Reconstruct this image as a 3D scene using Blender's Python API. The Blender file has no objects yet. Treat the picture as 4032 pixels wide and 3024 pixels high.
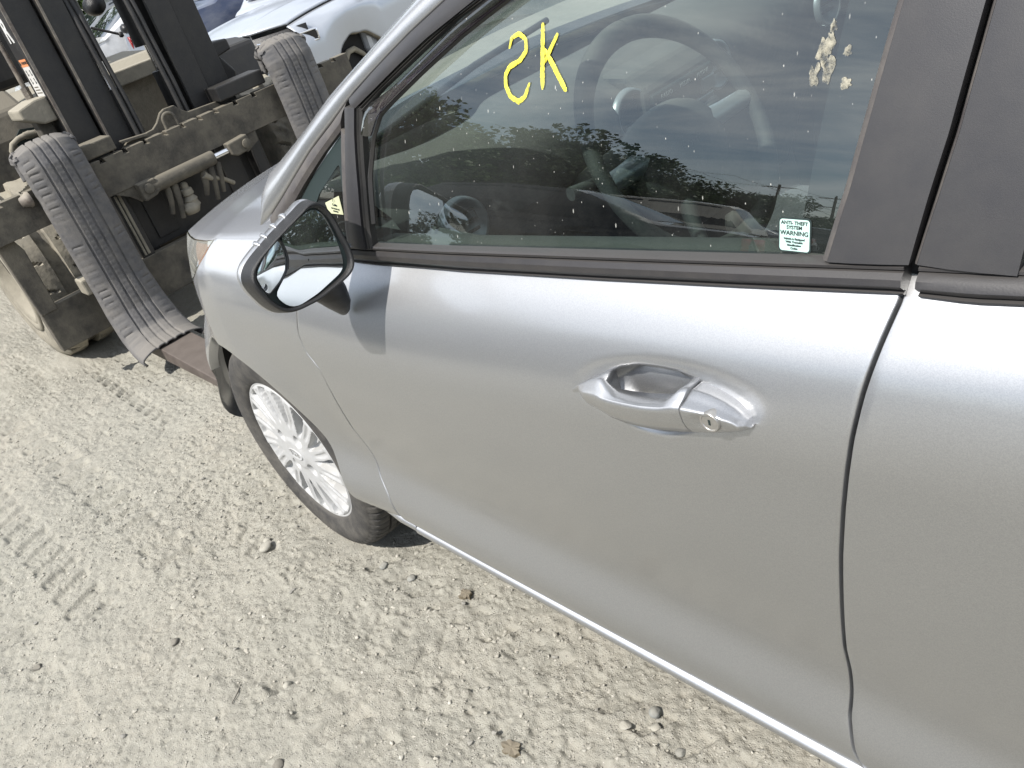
import bpy, bmesh, math, random
import numpy as np
from mathutils import Vector, Matrix, Euler
random.seed(7); RNG = np.random.default_rng(11)
SC = bpy.context.scene
COL = SC.collection

# ------------------------------------------------------------------ camera
cd = bpy.data.cameras.new("camera"); cam = bpy.data.objects.new("camera", cd); COL.objects.link(cam)
cd.sensor_width = 36.0; cd.lens = 30.40; cd.clip_start = 0.05; cd.clip_end = 2500
_right = Vector((-0.6671516, -0.6910275, -0.2781900)); _down = Vector((-0.2064215, 0.5303199, -0.8222840)); _fwd = Vector((0.7157506, -0.4911637, -0.4964467))
m = Matrix((( _right.x, -_down.x, -_fwd.x, -1.87672), (_right.y, -_down.y, -_fwd.y, 1.40317), (_right.z, -_down.z, -_fwd.z, 1.36955), (0,0,0,1)))
cam.matrix_world = m
SC.camera = cam

# ------------------------------------------------------------------ sky, sun, exposure
SUN = Vector((-0.02, 0.637, 0.766)).normalized()
SUN_EL = math.asin(SUN.z)
w = bpy.data.worlds.new("World"); SC.world = w; w.use_nodes = True
nt = w.node_tree; N = nt.nodes; L = nt.links
bg = N["Background"]; bg.inputs["Strength"].default_value = 0.105
sky = N.new("ShaderNodeTexSky"); sky.sky_type = 'NISHITA'; sky.sun_disc = False
sky.sun_elevation = SUN_EL; sky.sun_rotation = math.atan2(SUN.x, SUN.y)
sky.air_density = 1.0; sky.dust_density = .5; sky.ozone_density = 1.0
tc = N.new("ShaderNodeTexCoord"); mp = N.new("ShaderNodeMapping"); mp.inputs["Scale"].default_value = (1.1, 1.6, 5.0)
ns = N.new("ShaderNodeTexNoise"); ns.inputs["Scale"].default_value = 1.9; ns.inputs["Detail"].default_value = 9; ns.inputs["Roughness"].default_value = .62; ns.inputs["Distortion"].default_value = .6
rp = N.new("ShaderNodeValToRGB"); rp.color_ramp.elements[0].position = .32; rp.color_ramp.elements[1].position = .62
rp.color_ramp.elements[0].color = (0,0,0,1); rp.color_ramp.elements[1].color = (.82,.82,.82,1)
mx = N.new("ShaderNodeMix"); mx.data_type = 'RGBA'; mx.inputs[7].default_value = (12.0, 12.4, 13.0, 1)
L.new(tc.outputs["Generated"], mp.inputs[0]); L.new(mp.outputs[0], ns.inputs["Vector"]); L.new(ns.outputs["Fac"], rp.inputs[0])
L.new(rp.outputs[0], mx.inputs[0]); L.new(sky.outputs[0], mx.inputs[6]); L.new(mx.outputs[2], bg.inputs["Color"])
sd = bpy.data.lights.new("sun", 'SUN'); so = bpy.data.objects.new("sun", sd); COL.objects.link(so)
sd.energy = 5.0; sd.angle = math.radians(.53); sd.color = (1.0, .955, .89)
so.rotation_euler = (-SUN).to_track_quat('-Z', 'Y').to_euler()
so.location = (0, 6, 8)
SC.view_settings.view_transform = 'Standard'; SC.view_settings.look = 'None'; SC.view_settings.gamma = 1.0
SC.view_settings.exposure = 0.46; SC.view_settings.use_curve_mapping = False
SC.render.engine = 'CYCLES'
SC.cycles.max_bounces = 10; SC.cycles.transparent_max_bounces = 16; SC.cycles.caustics_reflective = False; SC.cycles.caustics_refractive = False
SC.cycles.use_denoising = True

# ------------------------------------------------------------------ materials
def newmat(name):
    mt = bpy.data.materials.new(name); mt.use_nodes = True
    return mt, mt.node_tree.nodes, mt.node_tree.links, mt.node_tree.nodes["Principled BSDF"]
def noise(N, L, scale, detail=5, rough=.55, vec=None, stretch=None):
    n = N.new("ShaderNodeTexNoise"); n.inputs["Scale"].default_value = scale; n.inputs["Detail"].default_value = detail; n.inputs["Roughness"].default_value = rough
    t = N.new("ShaderNodeTexCoord"); src = t.outputs["Object"]
    if stretch:
        q = N.new("ShaderNodeMapping"); q.inputs["Scale"].default_value = stretch; L.new(src, q.inputs[0]); src = q.outputs[0]
    L.new(src, n.inputs["Vector"]); return n
def ramp(N, L, src, p0, p1, c0=(0,0,0,1), c1=(1,1,1,1)):
    r = N.new("ShaderNodeValToRGB"); e = r.color_ramp.elements; e[0].position = p0; e[1].position = p1; e[0].color = c0; e[1].color = c1
    L.new(src, r.inputs[0]); return r
def mixc(N, L, fac, a, b):
    x = N.new("ShaderNodeMix"); x.data_type = 'RGBA'
    for i, v in ((0, fac), (6, a), (7, b)):
        if hasattr(v, 'links'): L.new(v, x.inputs[i])
        elif i == 0: x.inputs[0].default_value = v
        else: x.inputs[i].default_value = (*v, 1)
    return x.outputs[2]
def mathn(N, L, op, a, b):
    x = N.new("ShaderNodeMath"); x.operation = op
    for i, v in ((0, a), (1, b)):
        if hasattr(v, 'links'): L.new(v, x.inputs[i])
        else: x.inputs[i].default_value = v
    return x.outputs[0]
def plain(name, c, rough=.5, metal=0., c2=None, sc=8., dust=0., dustc=(.36,.33,.27), bump=0., bsc=60., spec=.5, coat=0., p=(.40,.68)):
    """base colour with a second colour in blotches, dust in patches and settled on upward faces, fine relief"""
    mt, N, L, b = newmat(name)
    if metal < .5: c = tuple(v*.74 for v in c); c2 = tuple(v*.74 for v in c2) if c2 else None; dustc = tuple(v*.74 for v in dustc)
    b.inputs["Roughness"].default_value = rough; b.inputs["Metallic"].default_value = metal; b.inputs["Specular IOR Level"].default_value = spec
    b.inputs["Coat Weight"].default_value = coat; b.inputs["Coat Roughness"].default_value = .05
    n = noise(N, L, sc, 7, .62)
    col = mixc(N, L, ramp(N, L, n.outputs["Fac"], .35, .7).outputs[0], c, c2 if c2 else tuple(v*.8 for v in c))
    if dust > 0:
        n2 = noise(N, L, sc*1.7, 8, .68)
        f = ramp(N, L, n2.outputs["Fac"], p[0], p[1]).outputs[0]
        g = N.new("ShaderNodeNewGeometry"); sp = N.new("ShaderNodeSeparateXYZ"); L.new(g.outputs["Normal"], sp.inputs[0])
        up = ramp(N, L, sp.outputs[2], .35, .95).outputs[0]
        f = mathn(N, L, 'MULTIPLY', f, dust); f = mathn(N, L, 'MAXIMUM', f, mathn(N, L, 'MULTIPLY', up, min(1, dust*1.5)))
        col = mixc(N, L, f, col, dustc)
        L.new(mathn(N, L, 'ADD', rough, mathn(N, L, 'MULTIPLY', f, .9-rough)), b.inputs["Roughness"])
        if metal > 0: L.new(mathn(N, L, 'MULTIPLY', mathn(N, L, 'SUBTRACT', 1., f), metal), b.inputs["Metallic"])
    L.new(col, b.inputs["Base Color"])
    if bump > 0:
        n3 = noise(N, L, bsc, 6, .6); bm = N.new("ShaderNodeBump"); bm.inputs["Strength"].default_value = bump; bm.inputs["Distance"].default_value = .004
        L.new(n3.outputs["Fac"], bm.inputs["Height"]); L.new(bm.outputs[0], b.inputs["Normal"])
    return mt
ANR = 0.0
def car_paint(name, c, metal=.8, rough=.34, specks=True, dirt=.25, rough2=0.):
    mt, N, L, b = newmat(name)
    b.inputs["Metallic"].default_value = metal
    b.inputs["Coat Weight"].default_value = .8; b.inputs["Coat Roughness"].default_value = .15; b.inputs["Coat IOR"].default_value = 1.5
    fl = N.new("ShaderNodeTexVoronoi"); fl.inputs["Scale"].default_value = 1300; t = N.new("ShaderNodeTexCoord"); L.new(t.outputs["Object"], fl.inputs["Vector"])
    hs = N.new("ShaderNodeSeparateColor"); L.new(fl.outputs["Color"], hs.inputs[0])
    vmix = ramp(N, L, hs.outputs[0], 0, 1, (c[0]*.92, c[1]*.92, c[2]*.92, 1), (min(1, c[0]*1.08), min(1, c[1]*1.08), min(1, c[2]*1.08), 1)).outputs[0]
    d = noise(N, L, 2.2, 8, .65, stretch=(1, 1, 2.2)); df = mathn(N, L, 'MULTIPLY', ramp(N, L, d.outputs["Fac"], .42, .75).outputs[0], dirt)
    col = mixc(N, L, df, vmix, (.33, .32, .29))
    if specks:
        # dried seeds, scratches and chips: short slanted marks
        for (sx, sz, th, cc) in ((120., 40., .065, (.62, .62, .60)), (40., 110., .055, (.58, .58, .56)), (85., 60., .032, (.10, .095, .09)), (26., 160., .05, (.5, .5, .49))):
            v = N.new("ShaderNodeTexVoronoi"); v.inputs["Scale"].default_value = 1.0; v.inputs["Randomness"].default_value = 1
            q = N.new("ShaderNodeMapping"); q.inputs["Scale"].default_value = (sx, 8, sz); q.inputs["Rotation"].default_value = (0, .3 + sx*.02, 0); L.new(t.outputs["Object"], q.inputs[0]); L.new(q.outputs[0], v.inputs["Vector"])
            dn = ramp(N, L, v.outputs["Distance"], th*.6, th, (1,1,1,1), (0,0,0,1)).outputs[0]
            s3 = N.new("ShaderNodeSeparateColor"); L.new(v.outputs["Color"], s3.inputs[0])
            keep = ramp(N, L, s3.outputs[1], .74, .95, (0,0,0,1), (.75,.75,.75,1)).outputs[0]
            col = mixc(N, L, mathn(N, L, 'MULTIPLY', dn, keep), col, cc)
    L.new(col, b.inputs["Base Color"])
    rr = mathn(N, L, 'ADD', rough, mathn(N, L, 'MULTIPLY', df, .35)); L.new(rr, b.inputs["Roughness"])
    L.new(mathn(N, L, 'MULTIPLY', mathn(N, L, 'SUBTRACT', 1., df), metal), b.inputs["Metallic"])
    bm = N.new("ShaderNodeBump"); bm.inputs["Strength"].default_value = .022; bm.inputs["Distance"].default_value = .001
    L.new(hs.outputs[1], bm.inputs["Height"]); L.new(bm.outputs[0], b.inputs["Normal"])
    if rough2:   # flakes lie at many angles: a wide lobe beside the tight one
        g2 = N.new("ShaderNodeBsdfPrincipled"); L.new(col, g2.inputs["Base Color"]); g2.inputs["Metallic"].default_value = .92; g2.inputs["Roughness"].default_value = rough2; g2.inputs["Anisotropic"].default_value = .5; tg = N.new("ShaderNodeCombineXYZ"); tg.inputs[0].default_value = 1.0; tg.inputs[2].default_value = .02; L.new(tg.outputs[0], g2.inputs["Tangent"]); g2.inputs["Anisotropic Rotation"].default_value = ANR; g2.inputs["Coat Weight"].default_value = .9; g2.inputs["Coat Roughness"].default_value = .15
        L.new(bm.outputs[0], g2.inputs["Normal"]); ms = N.new("ShaderNodeMixShader"); ms.inputs[0].default_value = .74; L.new(b.outputs[0], ms.inputs[1]); L.new(g2.outputs[0], ms.inputs[2]); L.new(ms.outputs[0], N["Material Output"].inputs[0])
    return mt
def glass(name, tint=(.55,.66,.63), dust=.06, specks=True, rough=0.0, refl=.125):
    mt, N, L, b = newmat(name); N.remove(b); out = N["Material Output"]
    tr = N.new("ShaderNodeBsdfTransparent"); tr.inputs[0].default_value = (*tint, 1)
    gl = N.new("ShaderNodeBsdfGlossy"); gl.inputs["Roughness"].default_value = rough; gl.inputs["Color"].default_value = (.95, 1, .99, 1)
    lw = N.new("ShaderNodeLayerWeight"); lw.inputs[0].default_value = .5
    fr = N.new("ShaderNodeMath"); fr.operation = 'MULTIPLY_ADD'; L.new(mathn(N, L, 'POWER', lw.outputs["Facing"], 4.2), fr.inputs[0]); fr.inputs[1].default_value = .95; fr.inputs[2].default_value = refl
    m1 = N.new("ShaderNodeMixShader"); L.new(fr.outputs[0], m1.inputs[0]); L.new(tr.outputs[0], m1.inputs[1]); L.new(gl.outputs[0], m1.inputs[2])
    df = N.new("ShaderNodeBsdfDiffuse"); df.inputs[0].default_value = (.62, .62, .58, 1)
    n = noise(N, L, 3.0, 6, .6, stretch=(1, 1, .5)); f = mathn(N, L, 'MULTIPLY', ramp(N, L, n.outputs["Fac"], .3, .75).outputs[0], dust)
    if specks:
        t = N.new("ShaderNodeTexCoord")
        for (sx, sz, th) in ((95., 34., .10), (150., 95., .11)):
            v = N.new("ShaderNodeTexVoronoi"); v.inputs["Scale"].default_value = 1.0
            q = N.new("ShaderNodeMapping"); q.inputs["Scale"].default_value = (sx, 3, sz); L.new(t.outputs["Object"], q.inputs[0]); L.new(q.outputs[0], v.inputs["Vector"])
            dn = ramp(N, L, v.outputs["Distance"], th*.5, th, (1,1,1,1), (0,0,0,1)).outputs[0]
            s3 = N.new("ShaderNodeSeparateColor"); L.new(v.outputs["Color"], s3.inputs[0])
            keep = ramp(N, L, s3.outputs[0], .55, 1.0, (0,0,0,1), (.6,.6,.6,1)).outputs[0]
            f = mathn(N, L, 'MAXIMUM', f, mathn(N, L, 'MULTIPLY', dn, keep))
    m2 = N.new("ShaderNodeMixShader"); L.new(f, m2.inputs[0]); L.new(m1.outputs[0], m2.inputs[1]); L.new(df.outputs[0], m2.inputs[2]); L.new(m2.outputs[0], out.inputs[0])
    return mt
M = {}
M['silver'] = car_paint('silver_paint', (.455,.462,.475), 1.0, .20, True, .10, .53)
M['black_film'] = plain('pillar_film', (.036,.036,.041), .42, c2=(.045,.044,.047), sc=5, dust=.05, bump=.06, bsc=900)
M['trim_grey'] = plain('belt_trim_grey', (.032,.031,.035), .45, c2=(.040,.038,.041), sc=9, dust=.06, bump=.08, bsc=500)
M['faded_trim'] = plain('faded_trim', (.085,.076,.076), .5, c2=(.065,.06,.062), sc=14, dust=.18, bump=.15, bsc=400)
M['black_plastic'] = plain('black_plastic', (.009,.010,.012), .38, c2=(.012,.012,.014), sc=25, dust=.03, bump=.35, bsc=900)
M['rubber'] = plain('rubber_seal', (.02,.02,.021), .6, dust=.08)
M['dark'] = plain('dark_underbody', (.012,.012,.013), .8)
M['glass'] = glass('tinted_glass', (.50,.60,.59), .05)
M['clear_glass'] = glass('clear_glass', (.80,.84,.82), .05, False)
M['visor'] = glass('smoked_visor', (.22,.16,.20), .05, True, .02)
M['mirror'] = plain('mirror_silver', (.80,.84,.85), .015, 1.0, c2=(.80,.84,.85))
M['tyre'] = plain('tyre_rubber', (.035,.034,.034), .75, c2=(.05,.048,.046), sc=12, dust=.45, dustc=(.20,.185,.16), bump=.3, bsc=200)
M['hubcap'] = plain('wheel_cover_silver', (.56,.57,.58), .5, .12, c2=(.48,.485,.49), sc=20, dust=.25, dustc=(.42,.40,.35))
M['chrome'] = plain('chrome', (.75,.76,.78), .12, 1.0, c2=(.72,.73,.75))
M['dash'] = plain('dash_plastic', (.055,.055,.058), .65, c2=(.045,.045,.048), sc=20, dust=.25, bump=.3, bsc=500)
M['dash_silver'] = plain('dash_silver', (.42,.43,.44), .35, .5)
M['seat'] = plain('seat_cloth', (.05,.052,.058), .95, c2=(.035,.036,.04), sc=60, bump=.4, bsc=900)
M['interior'] = plain('interior_grey', (.11,.11,.112), .8, c2=(.09,.09,.092), sc=10, dust=.2)
M['amber'] = plain('amber_reflector', (.50,.22,.12), .4, c2=(.42,.19,.11))
M['lamp_bowl'] = plain('lamp_bowl', (.62,.62,.58), .3, .7, dust=.2)
M['lens'] = glass('hazy_lens', (.80,.78,.62), .38, False)
M['yellow_marker'] = plain('yellow_marker', (.80,.70,.05), .7, c2=(.85,.74,.10), sc=120)
mt_, N_, L_, b_ = newmat('yellow_marker'); b_.inputs['Base Color'].default_value = (.80, .71, .06, 1); b_.inputs['Roughness'].default_value = .6
n_ = noise(N_, L_, 9, 4, .6, stretch=(60, 4, 9)); tr_ = N_.new('ShaderNodeBsdfTransparent'); ms_ = N_.new('ShaderNodeMixShader'); L_.new(ramp(N_, L_, n_.outputs['Fac'], .36, .52, (.38, .38, .38, 1), (1, 1, 1, 1)).outputs[0], ms_.inputs[0]); L_.new(tr_.outputs[0], ms_.inputs[1]); L_.new(b_.outputs[0], ms_.inputs[2]); L_.new(ms_.outputs[0], N_['Material Output'].inputs[0]); M['yellow_marker'] = mt_
M['sticker'] = plain('sticker_pale', (.56,.80,.74), .5, c2=(.60,.83,.77))
M['ink'] = plain('sticker_ink', (.015,.03,.03), .6)
M['white_ink'] = plain('white_paint', (.80,.80,.78), .55)
M['droppings'] = plain('dried_droppings', (.42,.41,.34), .9, c2=(.30,.26,.19), sc=120)
mt_, N_, L_, b_ = newmat('dried_droppings'); b_.inputs['Base Color'].default_value = (.36, .34, .27, 1); b_.inputs['Roughness'].default_value = .9
n_ = noise(N_, L_, 140, 6, .7); tr_ = N_.new('ShaderNodeBsdfTransparent'); ms_ = N_.new('ShaderNodeMixShader'); L_.new(ramp(N_, L_, n_.outputs['Fac'], .38, .62, (.06, .06, .06, 1), (.85, .85, .85, 1)).outputs[0], ms_.inputs[0]); L_.new(tr_.outputs[0], ms_.inputs[1]); L_.new(b_.outputs[0], ms_.inputs[2]); L_.new(ms_.outputs[0], N_['Material Output'].inputs[0]); M['droppings'] = mt_
M['label_cream'] = plain('label_cream', (.66,.68,.45), .6)

# ------------------------------------------------------------------ mesh helpers
class MB:
    def __init__(s): s.v = []; s.f = []; s.mi = []; s.sm = []
    def add(s, vs, fs, mi=0, smooth=False):
        o = len(s.v); s.v.extend([tuple(map(float, q)) for q in vs]); s.f.extend([tuple(i+o for i in f) for f in fs]); s.mi.extend([mi]*len(fs)); s.sm.extend([smooth]*len(fs)); return s
    def box(s, c, d, R=None, mi=0):
        x, y, z = d[0]/2, d[1]/2, d[2]/2
        vs = [Vector(q) for q in ((-x,-y,-z),(x,-y,-z),(x,y,-z),(-x,y,-z),(-x,-y,z),(x,-y,z),(x,y,z),(-x,y,z))]
        if R is not None: vs = [R @ q for q in vs]
        c = Vector(c); return s.add([q+c for q in vs], [(0,3,2,1),(4,5,6,7),(0,1,5,4),(1,2,6,5),(2,3,7,6),(3,0,4,7)], mi)
    def span(s, a, b, mi=0):
        a, b = Vector(a), Vector(b); return s.box((a+b)/2, [abs(q) for q in (b-a)], None, mi)
    def prism(s, poly, ax, lo, hi, mi=0):
        def P(q, t): return {0: (t, q[0], q[1]), 1: (q[0], t, q[1]), 2: (q[0], q[1], t)}[ax]
        n = len(poly); vs = [P(q, lo) for q in poly]+[P(q, hi) for q in poly]
        fs = [tuple(range(n)), tuple(range(2*n-1, n-1, -1))]+[(i, n+i, n+(i+1) % n, (i+1) % n) for i in range(n)]
        return s.add(vs, fs, mi)
    def tube(s, pts, r, n=10, mi=0, caps=True):
        pts = [Vector(q) for q in pts]; rs = r if hasattr(r, '__len__') else [r]*len(pts)
        up = None; rings = []
        for i, q in enumerate(pts):
            t = (pts[min(i+1, len(pts)-1)]-pts[max(i-1, 0)]).normalized()
            if up is None: up = t.orthogonal().normalized()
            else: up = (up-t*up.dot(t)); up = up.normalized() if up.length > 1e-6 else t.orthogonal().normalized()
            v = t.cross(up); rings.append([q+(up*math.cos(2*math.pi*k/n)+v*math.sin(2*math.pi*k/n))*rs[i] for k in range(n)])
        return s.loft(rings, True, caps, mi)
    def loft(s, rings, closed=True, caps=False, mi=0, smooth=True):
        n = len(rings[0]); vs = [q for r in rings for q in r]; fs = []
        for i in range(len(rings)-1):
            for k in range(n if closed else n-1): fs.append((i*n+k, i*n+(k+1) % n, (i+1)*n+(k+1) % n, (i+1)*n+k))
        s.add(vs, fs, mi, smooth)
        if caps: s.add(rings[0], [tuple(range(n-1, -1, -1))], mi); s.add(rings[-1], [tuple(range(n))], mi)
        return s
    def lathe(s, prof, c, ax=1, n=64, mi=0, smooth=True):
        """prof = [(axial, radius)...] about an axis through c"""
        rings = []
        for a, r in prof:
            ring = []
            for k in range(n):
                t = 2*math.pi*k/n; u, v = r*math.cos(t), r*math.sin(t)
                ring.append({0: (c[0]+a, c[1]+u, c[2]+v), 1: (c[0]+u, c[1]+a, c[2]+v), 2: (c[0]+u, c[1]+v, c[2]+a)}[ax])
            rings.append(ring)
        return s.loft(rings, True, False, mi, smooth)
    def grid(s, A, mi=0, smooth=True, flip=False):
        A = np.asarray(A, float); m_, n_ = A.shape[:2]; i, j = np.meshgrid(np.arange(m_-1), np.arange(n_-1), indexing='ij'); a = (i*n_+j).ravel()
        f = np.stack([a, a+1, a+n_+1, a+n_], 1)
        if flip: f = f[:, ::-1]
        return s.add(A.reshape(-1, 3).tolist(), f.tolist(), mi, smooth)
    def build(s, name, mats, parent=None, bevel=0, sharp=None, seg=2, solid=0, wn=False):
        me = bpy.data.meshes.new(name); me.from_pydata(s.v, [], s.f)
        for mm in (mats if isinstance(mats, (list, tuple)) else [mats]): me.materials.append(mm)
        me.polygons.foreach_set("material_index", s.mi); me.polygons.foreach_set("use_smooth", s.sm); me.update()
        ob = bpy.data.objects.new(name, me); COL.objects.link(ob)
        if parent is not None:
            ob.parent = parent
            ob.matrix_parent_inverse = Matrix.Translation(-base_of(parent))
        if sharp: me.set_sharp_from_angle(angle=math.radians(sharp))
        if solid:
            md = ob.modifiers.new("solid", 'SOLIDIFY'); md.thickness = abs(solid); md.offset = -1 if solid > 0 else 1
        if bevel:
            md = ob.modifiers.new("bevel", 'BEVEL'); md.width = bevel; md.segments = seg; md.limit_method = 'ANGLE'; md.angle_limit = math.radians(35); md.harden_normals = False
        return ob
_BASE = {}
def base_of(o): return _BASE.get(o.name, Vector((0,0,0)))
def thing(name, label, cat, loc=(0,0,0), group=None):
    """Empty at the base of a thing; its parts are modelled in world coordinates"""
    o = bpy.data.objects.new(name, None); COL.objects.link(o); o.location = loc; o.empty_display_size = .2
    _BASE[o.name] = Vector(loc); o['label'] = label; o['category'] = cat
    if group: o['group'] = group
    return o
def tag(o, label=None, cat=None, group=None, kind=None):
    for k, v in (('label', label), ('category', cat), ('group', group), ('kind', kind)):
        if v: o[k] = v
    return o
def resample(pts, n, closed=False):
    P = np.asarray(pts, float); d = np.r_[0, np.cumsum(np.linalg.norm(np.diff(P, axis=0), axis=1))]; t = np.linspace(0, d[-1], n)
    return np.stack([np.interp(t, d, P[:, k]) for k in range(P.shape[1])], 1)
def smoothpts(pts, n, k=2):
    P = resample(pts, n)
    for _ in range(k):
        Q = P.copy(); Q[1:-1] = .25*P[:-2]+.5*P[1:-1]+.25*P[2:]; P = Q
    return P
def text(name, body, parent, loc, right, up, size, mat, extrude=.0003, align='CENTER', bold=0, sx=1.0):
    cu = bpy.data.curves.new(name, 'FONT'); cu.body = body; cu.size = size; cu.extrude = extrude; cu.align_x = align; cu.align_y = 'CENTER'; cu.offset = bold
    cu.materials.append(mat); tmp = bpy.data.objects.new(name, cu)
    me = bpy.data.meshes.new_from_object(tmp); bpy.data.objects.remove(tmp)
    o = bpy.data.objects.new(name, me); COL.objects.link(o)
    r = Vector(right).normalized(); u = Vector(up); u = (u-r*u.dot(r)).normalized(); nn = r.cross(u)
    mw = Matrix(((r.x*sx, u.x, nn.x, loc[0]), (r.y*sx, u.y, nn.y, loc[1]), (r.z*sx, u.z, nn.z, loc[2]), (0,0,0,1)))
    if parent is not None:
        o.parent = parent; o.matrix_parent_inverse = Matrix.Translation(-base_of(parent))
    o.matrix_basis = mw
    return o
# ---- body side surface of the hatchback: y = F(x, z) on the left side ----
def zb(x): return .944+.09*(-.809-np.asarray(x,float))
def zc(x):
    u=-.82-np.asarray(x,float); return .766+.122*(u+np.sqrt(u*u+.01))/2
_XT=np.arange(-3.4,1.0,.02); _ZT=np.arange(.18,1.16,.002)
def _table():
    T=np.zeros((len(_XT),len(_ZT)))
    k=np.exp(-.5*(np.arange(-12,13)*.002/.008)**2); k/=k.sum()
    for i,x in enumerate(_XT):
        b=float(zb(x)); c=float(zc(x))
        if x>-.5: b=b-.10*(x+.5)**2/(abs(x+.5)+.12)
        if x>-.5: c=min(c,b-.075)
        nz=[.18,.295,.318,.34,.362,.39,.435,.465,.50,.55,.62,c-.035,c,c+.028,c+.07,b-.08,b-.04,b,1.3]
        nt=[-60,-52,-28,-8,4,17,16,-2,-11,-10,-7,0,8,15.5,23,31,39,44,45]
        th=np.interp(_ZT,nz,nt)
        th=np.convolve(np.pad(th,12,mode='edge'),k,'valid')
        I=np.cumsum(np.tan(np.radians(th)))*.002
        ic=np.interp(c,_ZT,I)
        T[i]=I-ic
    return T
_T=_table()
def _I(x,z):
    x=np.asarray(x,float);z=np.asarray(z,float)
    fx=np.clip((x-_XT[0])/.02,0,len(_XT)-1.001); fz=np.clip((z-_ZT[0])/.002,0,len(_ZT)-1.001)
    i=fx.astype(int);j=fz.astype(int);u=fx-i;v=fz-j
    return (_T[i,j]*(1-u)*(1-v)+_T[i+1,j]*u*(1-v)+_T[i,j+1]*(1-u)*v+_T[i+1,j+1]*u*v)
_NX=np.array([-.2,-.1,0,.1,.2,.3,.4,.5,.6,.66,.70,.74,.765,.78,.80,.9])
_NU=np.array([1.,.998,.988,.953,.905,.852,.79,.715,.61,.52,.44,.30,.14,.02,.01,.01])
_NLO=np.array([1.,1.,1.,.998,.992,.974,.935,.87,.77,.69,.61,.50,.39,.29,.03,.01])
def nose_ratio(x,z):
    t=np.clip((z-.47)/.25,0,1); t=t*t*(3-2*t); return np.interp(x,_NX,_NLO)*(1-t)+np.interp(x,_NX,_NU)*t
NOSE_L=lambda z: .785
def F(x,z):
    x=np.asarray(x,float);z=np.asarray(z,float)
    y=.845-_I(np.minimum(x,0),z)
    rho=np.hypot(x,z-.30)
    y=y+.013*np.exp(-((rho-.345)/.085)**2)*np.clip((z-.2)/.15,0,1)
    return y*nose_ratio(x,z)
def G(x,z):
    """greenhouse glass surface"""
    x=np.asarray(x,float);z=np.asarray(z,float)
    h=z-.98
    # tilt 12.5 deg at .98 rising 46 deg per metre
    y=.786-(np.tan(np.radians(12.5))*h+np.radians(46)*h*h/2*1.12)
    return y-.03*np.clip(x+.95,0,2)**1.5
BK = {}
BK['belt_lo'] = [(-0.6543, 0.9032), (-0.7131, 0.9059), (-0.9416, 0.9227), (-1.2113, 0.9477), (-1.4013, 0.9666), (-1.5583, 0.9831), (-1.6571, 0.9869)]
BK['rear_shut'] = [(-1.5613, 1.0019), (-1.5602, 0.9779), (-1.5532, 0.9485), (-1.5443, 0.9072), (-1.5366, 0.8628), (-1.5337, 0.8428), (-1.5227, 0.7777), (-1.5122, 0.7094), (-1.5018, 0.6308), (-1.489, 0.5353), (-1.4806, 0.454), (-1.4869, 0.3895), (-1.4956, 0.3774), (-1.5073, 0.3726)]
BK['fender_door'] = [(-0.4733, 0.8055), (-0.4622, 0.7674), (-0.4592, 0.7281), (-0.4818, 0.7073), (-0.4951, 0.6947), (-0.4729, 0.6336), (-0.4315, 0.5341), (-0.4264, 0.4552), (-0.463, 0.4179), (-0.4909, 0.3959), (-0.5011, 0.3839)]
BK['hood_line'] = [(0.0056, 0.8703), (-0.0982, 0.8811), (-0.1661, 0.885), (-0.2413, 0.8908)]
BK['apil_in'] = [(-0.4179, 0.9697), (-0.4906, 1.0109), (-0.6166, 1.0874), (-0.6924, 1.1268), (-0.7511, 1.1589), (-0.8276, 1.1934), (-0.9065, 1.2278), (-0.9779, 1.2553)]
BK['apil_out'] = [(-0.377, 1.0227), (-0.4555, 1.0579), (-0.5457, 1.1004), (-0.645, 1.1528), (-0.7656, 1.2063), (-0.8801, 1.259)]
BK['trim_up_lo'] = [(-0.7667, 1.1435), (-0.818, 1.1654), (-0.8841, 1.1939), (-0.9429, 1.2182), (-0.9989, 1.2373)]
BK['bar_l'] = [(-0.7387, 1.1453), (-0.7335, 1.1087), (-0.7022, 0.9691), (-0.6997, 0.9471)]
BK['bar_r'] = [(-0.7653, 1.1449), (-0.759, 1.1089), (-0.7515, 1.0357), (-0.7418, 0.9742), (-0.7412, 0.9447)]
BK['tri_in'] = [(-0.572, 1.0324), (-0.6586, 1.0825), (-0.7161, 1.1137), (-0.6899, 1.0), (-0.6787, 0.9509)]
BK['visor_up'] = [(-0.7915, 1.1455), (-0.8268, 1.1554), (-0.8798, 1.1735), (-0.9458, 1.2029), (-1.0072, 1.2318)]
BK['visor_lo'] = [(-0.7731, 1.0094), (-0.7888, 1.0836), (-0.8007, 1.1075), (-0.8219, 1.1345), (-0.8559, 1.151), (-0.9222, 1.1809), (-1.0074, 1.217)]
BK['glass_bot'] = [(-0.7806, 0.9511), (-0.974, 0.9631), (-1.2253, 0.9831), (-1.4059, 0.9979), (-1.4917, 1.0057), (-1.5672, 1.0108), (-1.6522, 1.0162)]
BK['bpil_l'] = [(-1.4939, 1.0078), (-1.512, 1.0695), (-1.5263, 1.1321), (-1.5411, 1.2006)]
BK['bpil_r'] = [(-1.57, 1.0129), (-1.5811, 1.0654), (-1.5917, 1.1117), (-1.6009, 1.1662), (-1.6054, 1.1945)]
BK['bpil2_l'] = [(-1.5738, 1.0133), (-1.5864, 1.0657), (-1.5968, 1.1117), (-1.6057, 1.1659), (-1.6101, 1.194)]
BK['rear_win'] = [(-1.6482, 1.0176), (-1.6499, 1.0494)]
BK['grip_low'] = [(-1.2018, 0.8406), (-1.2205, 0.8297), (-1.2548, 0.8169), (-1.2977, 0.8174), (-1.339, 0.8246), (-1.3695, 0.8318)]
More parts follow.
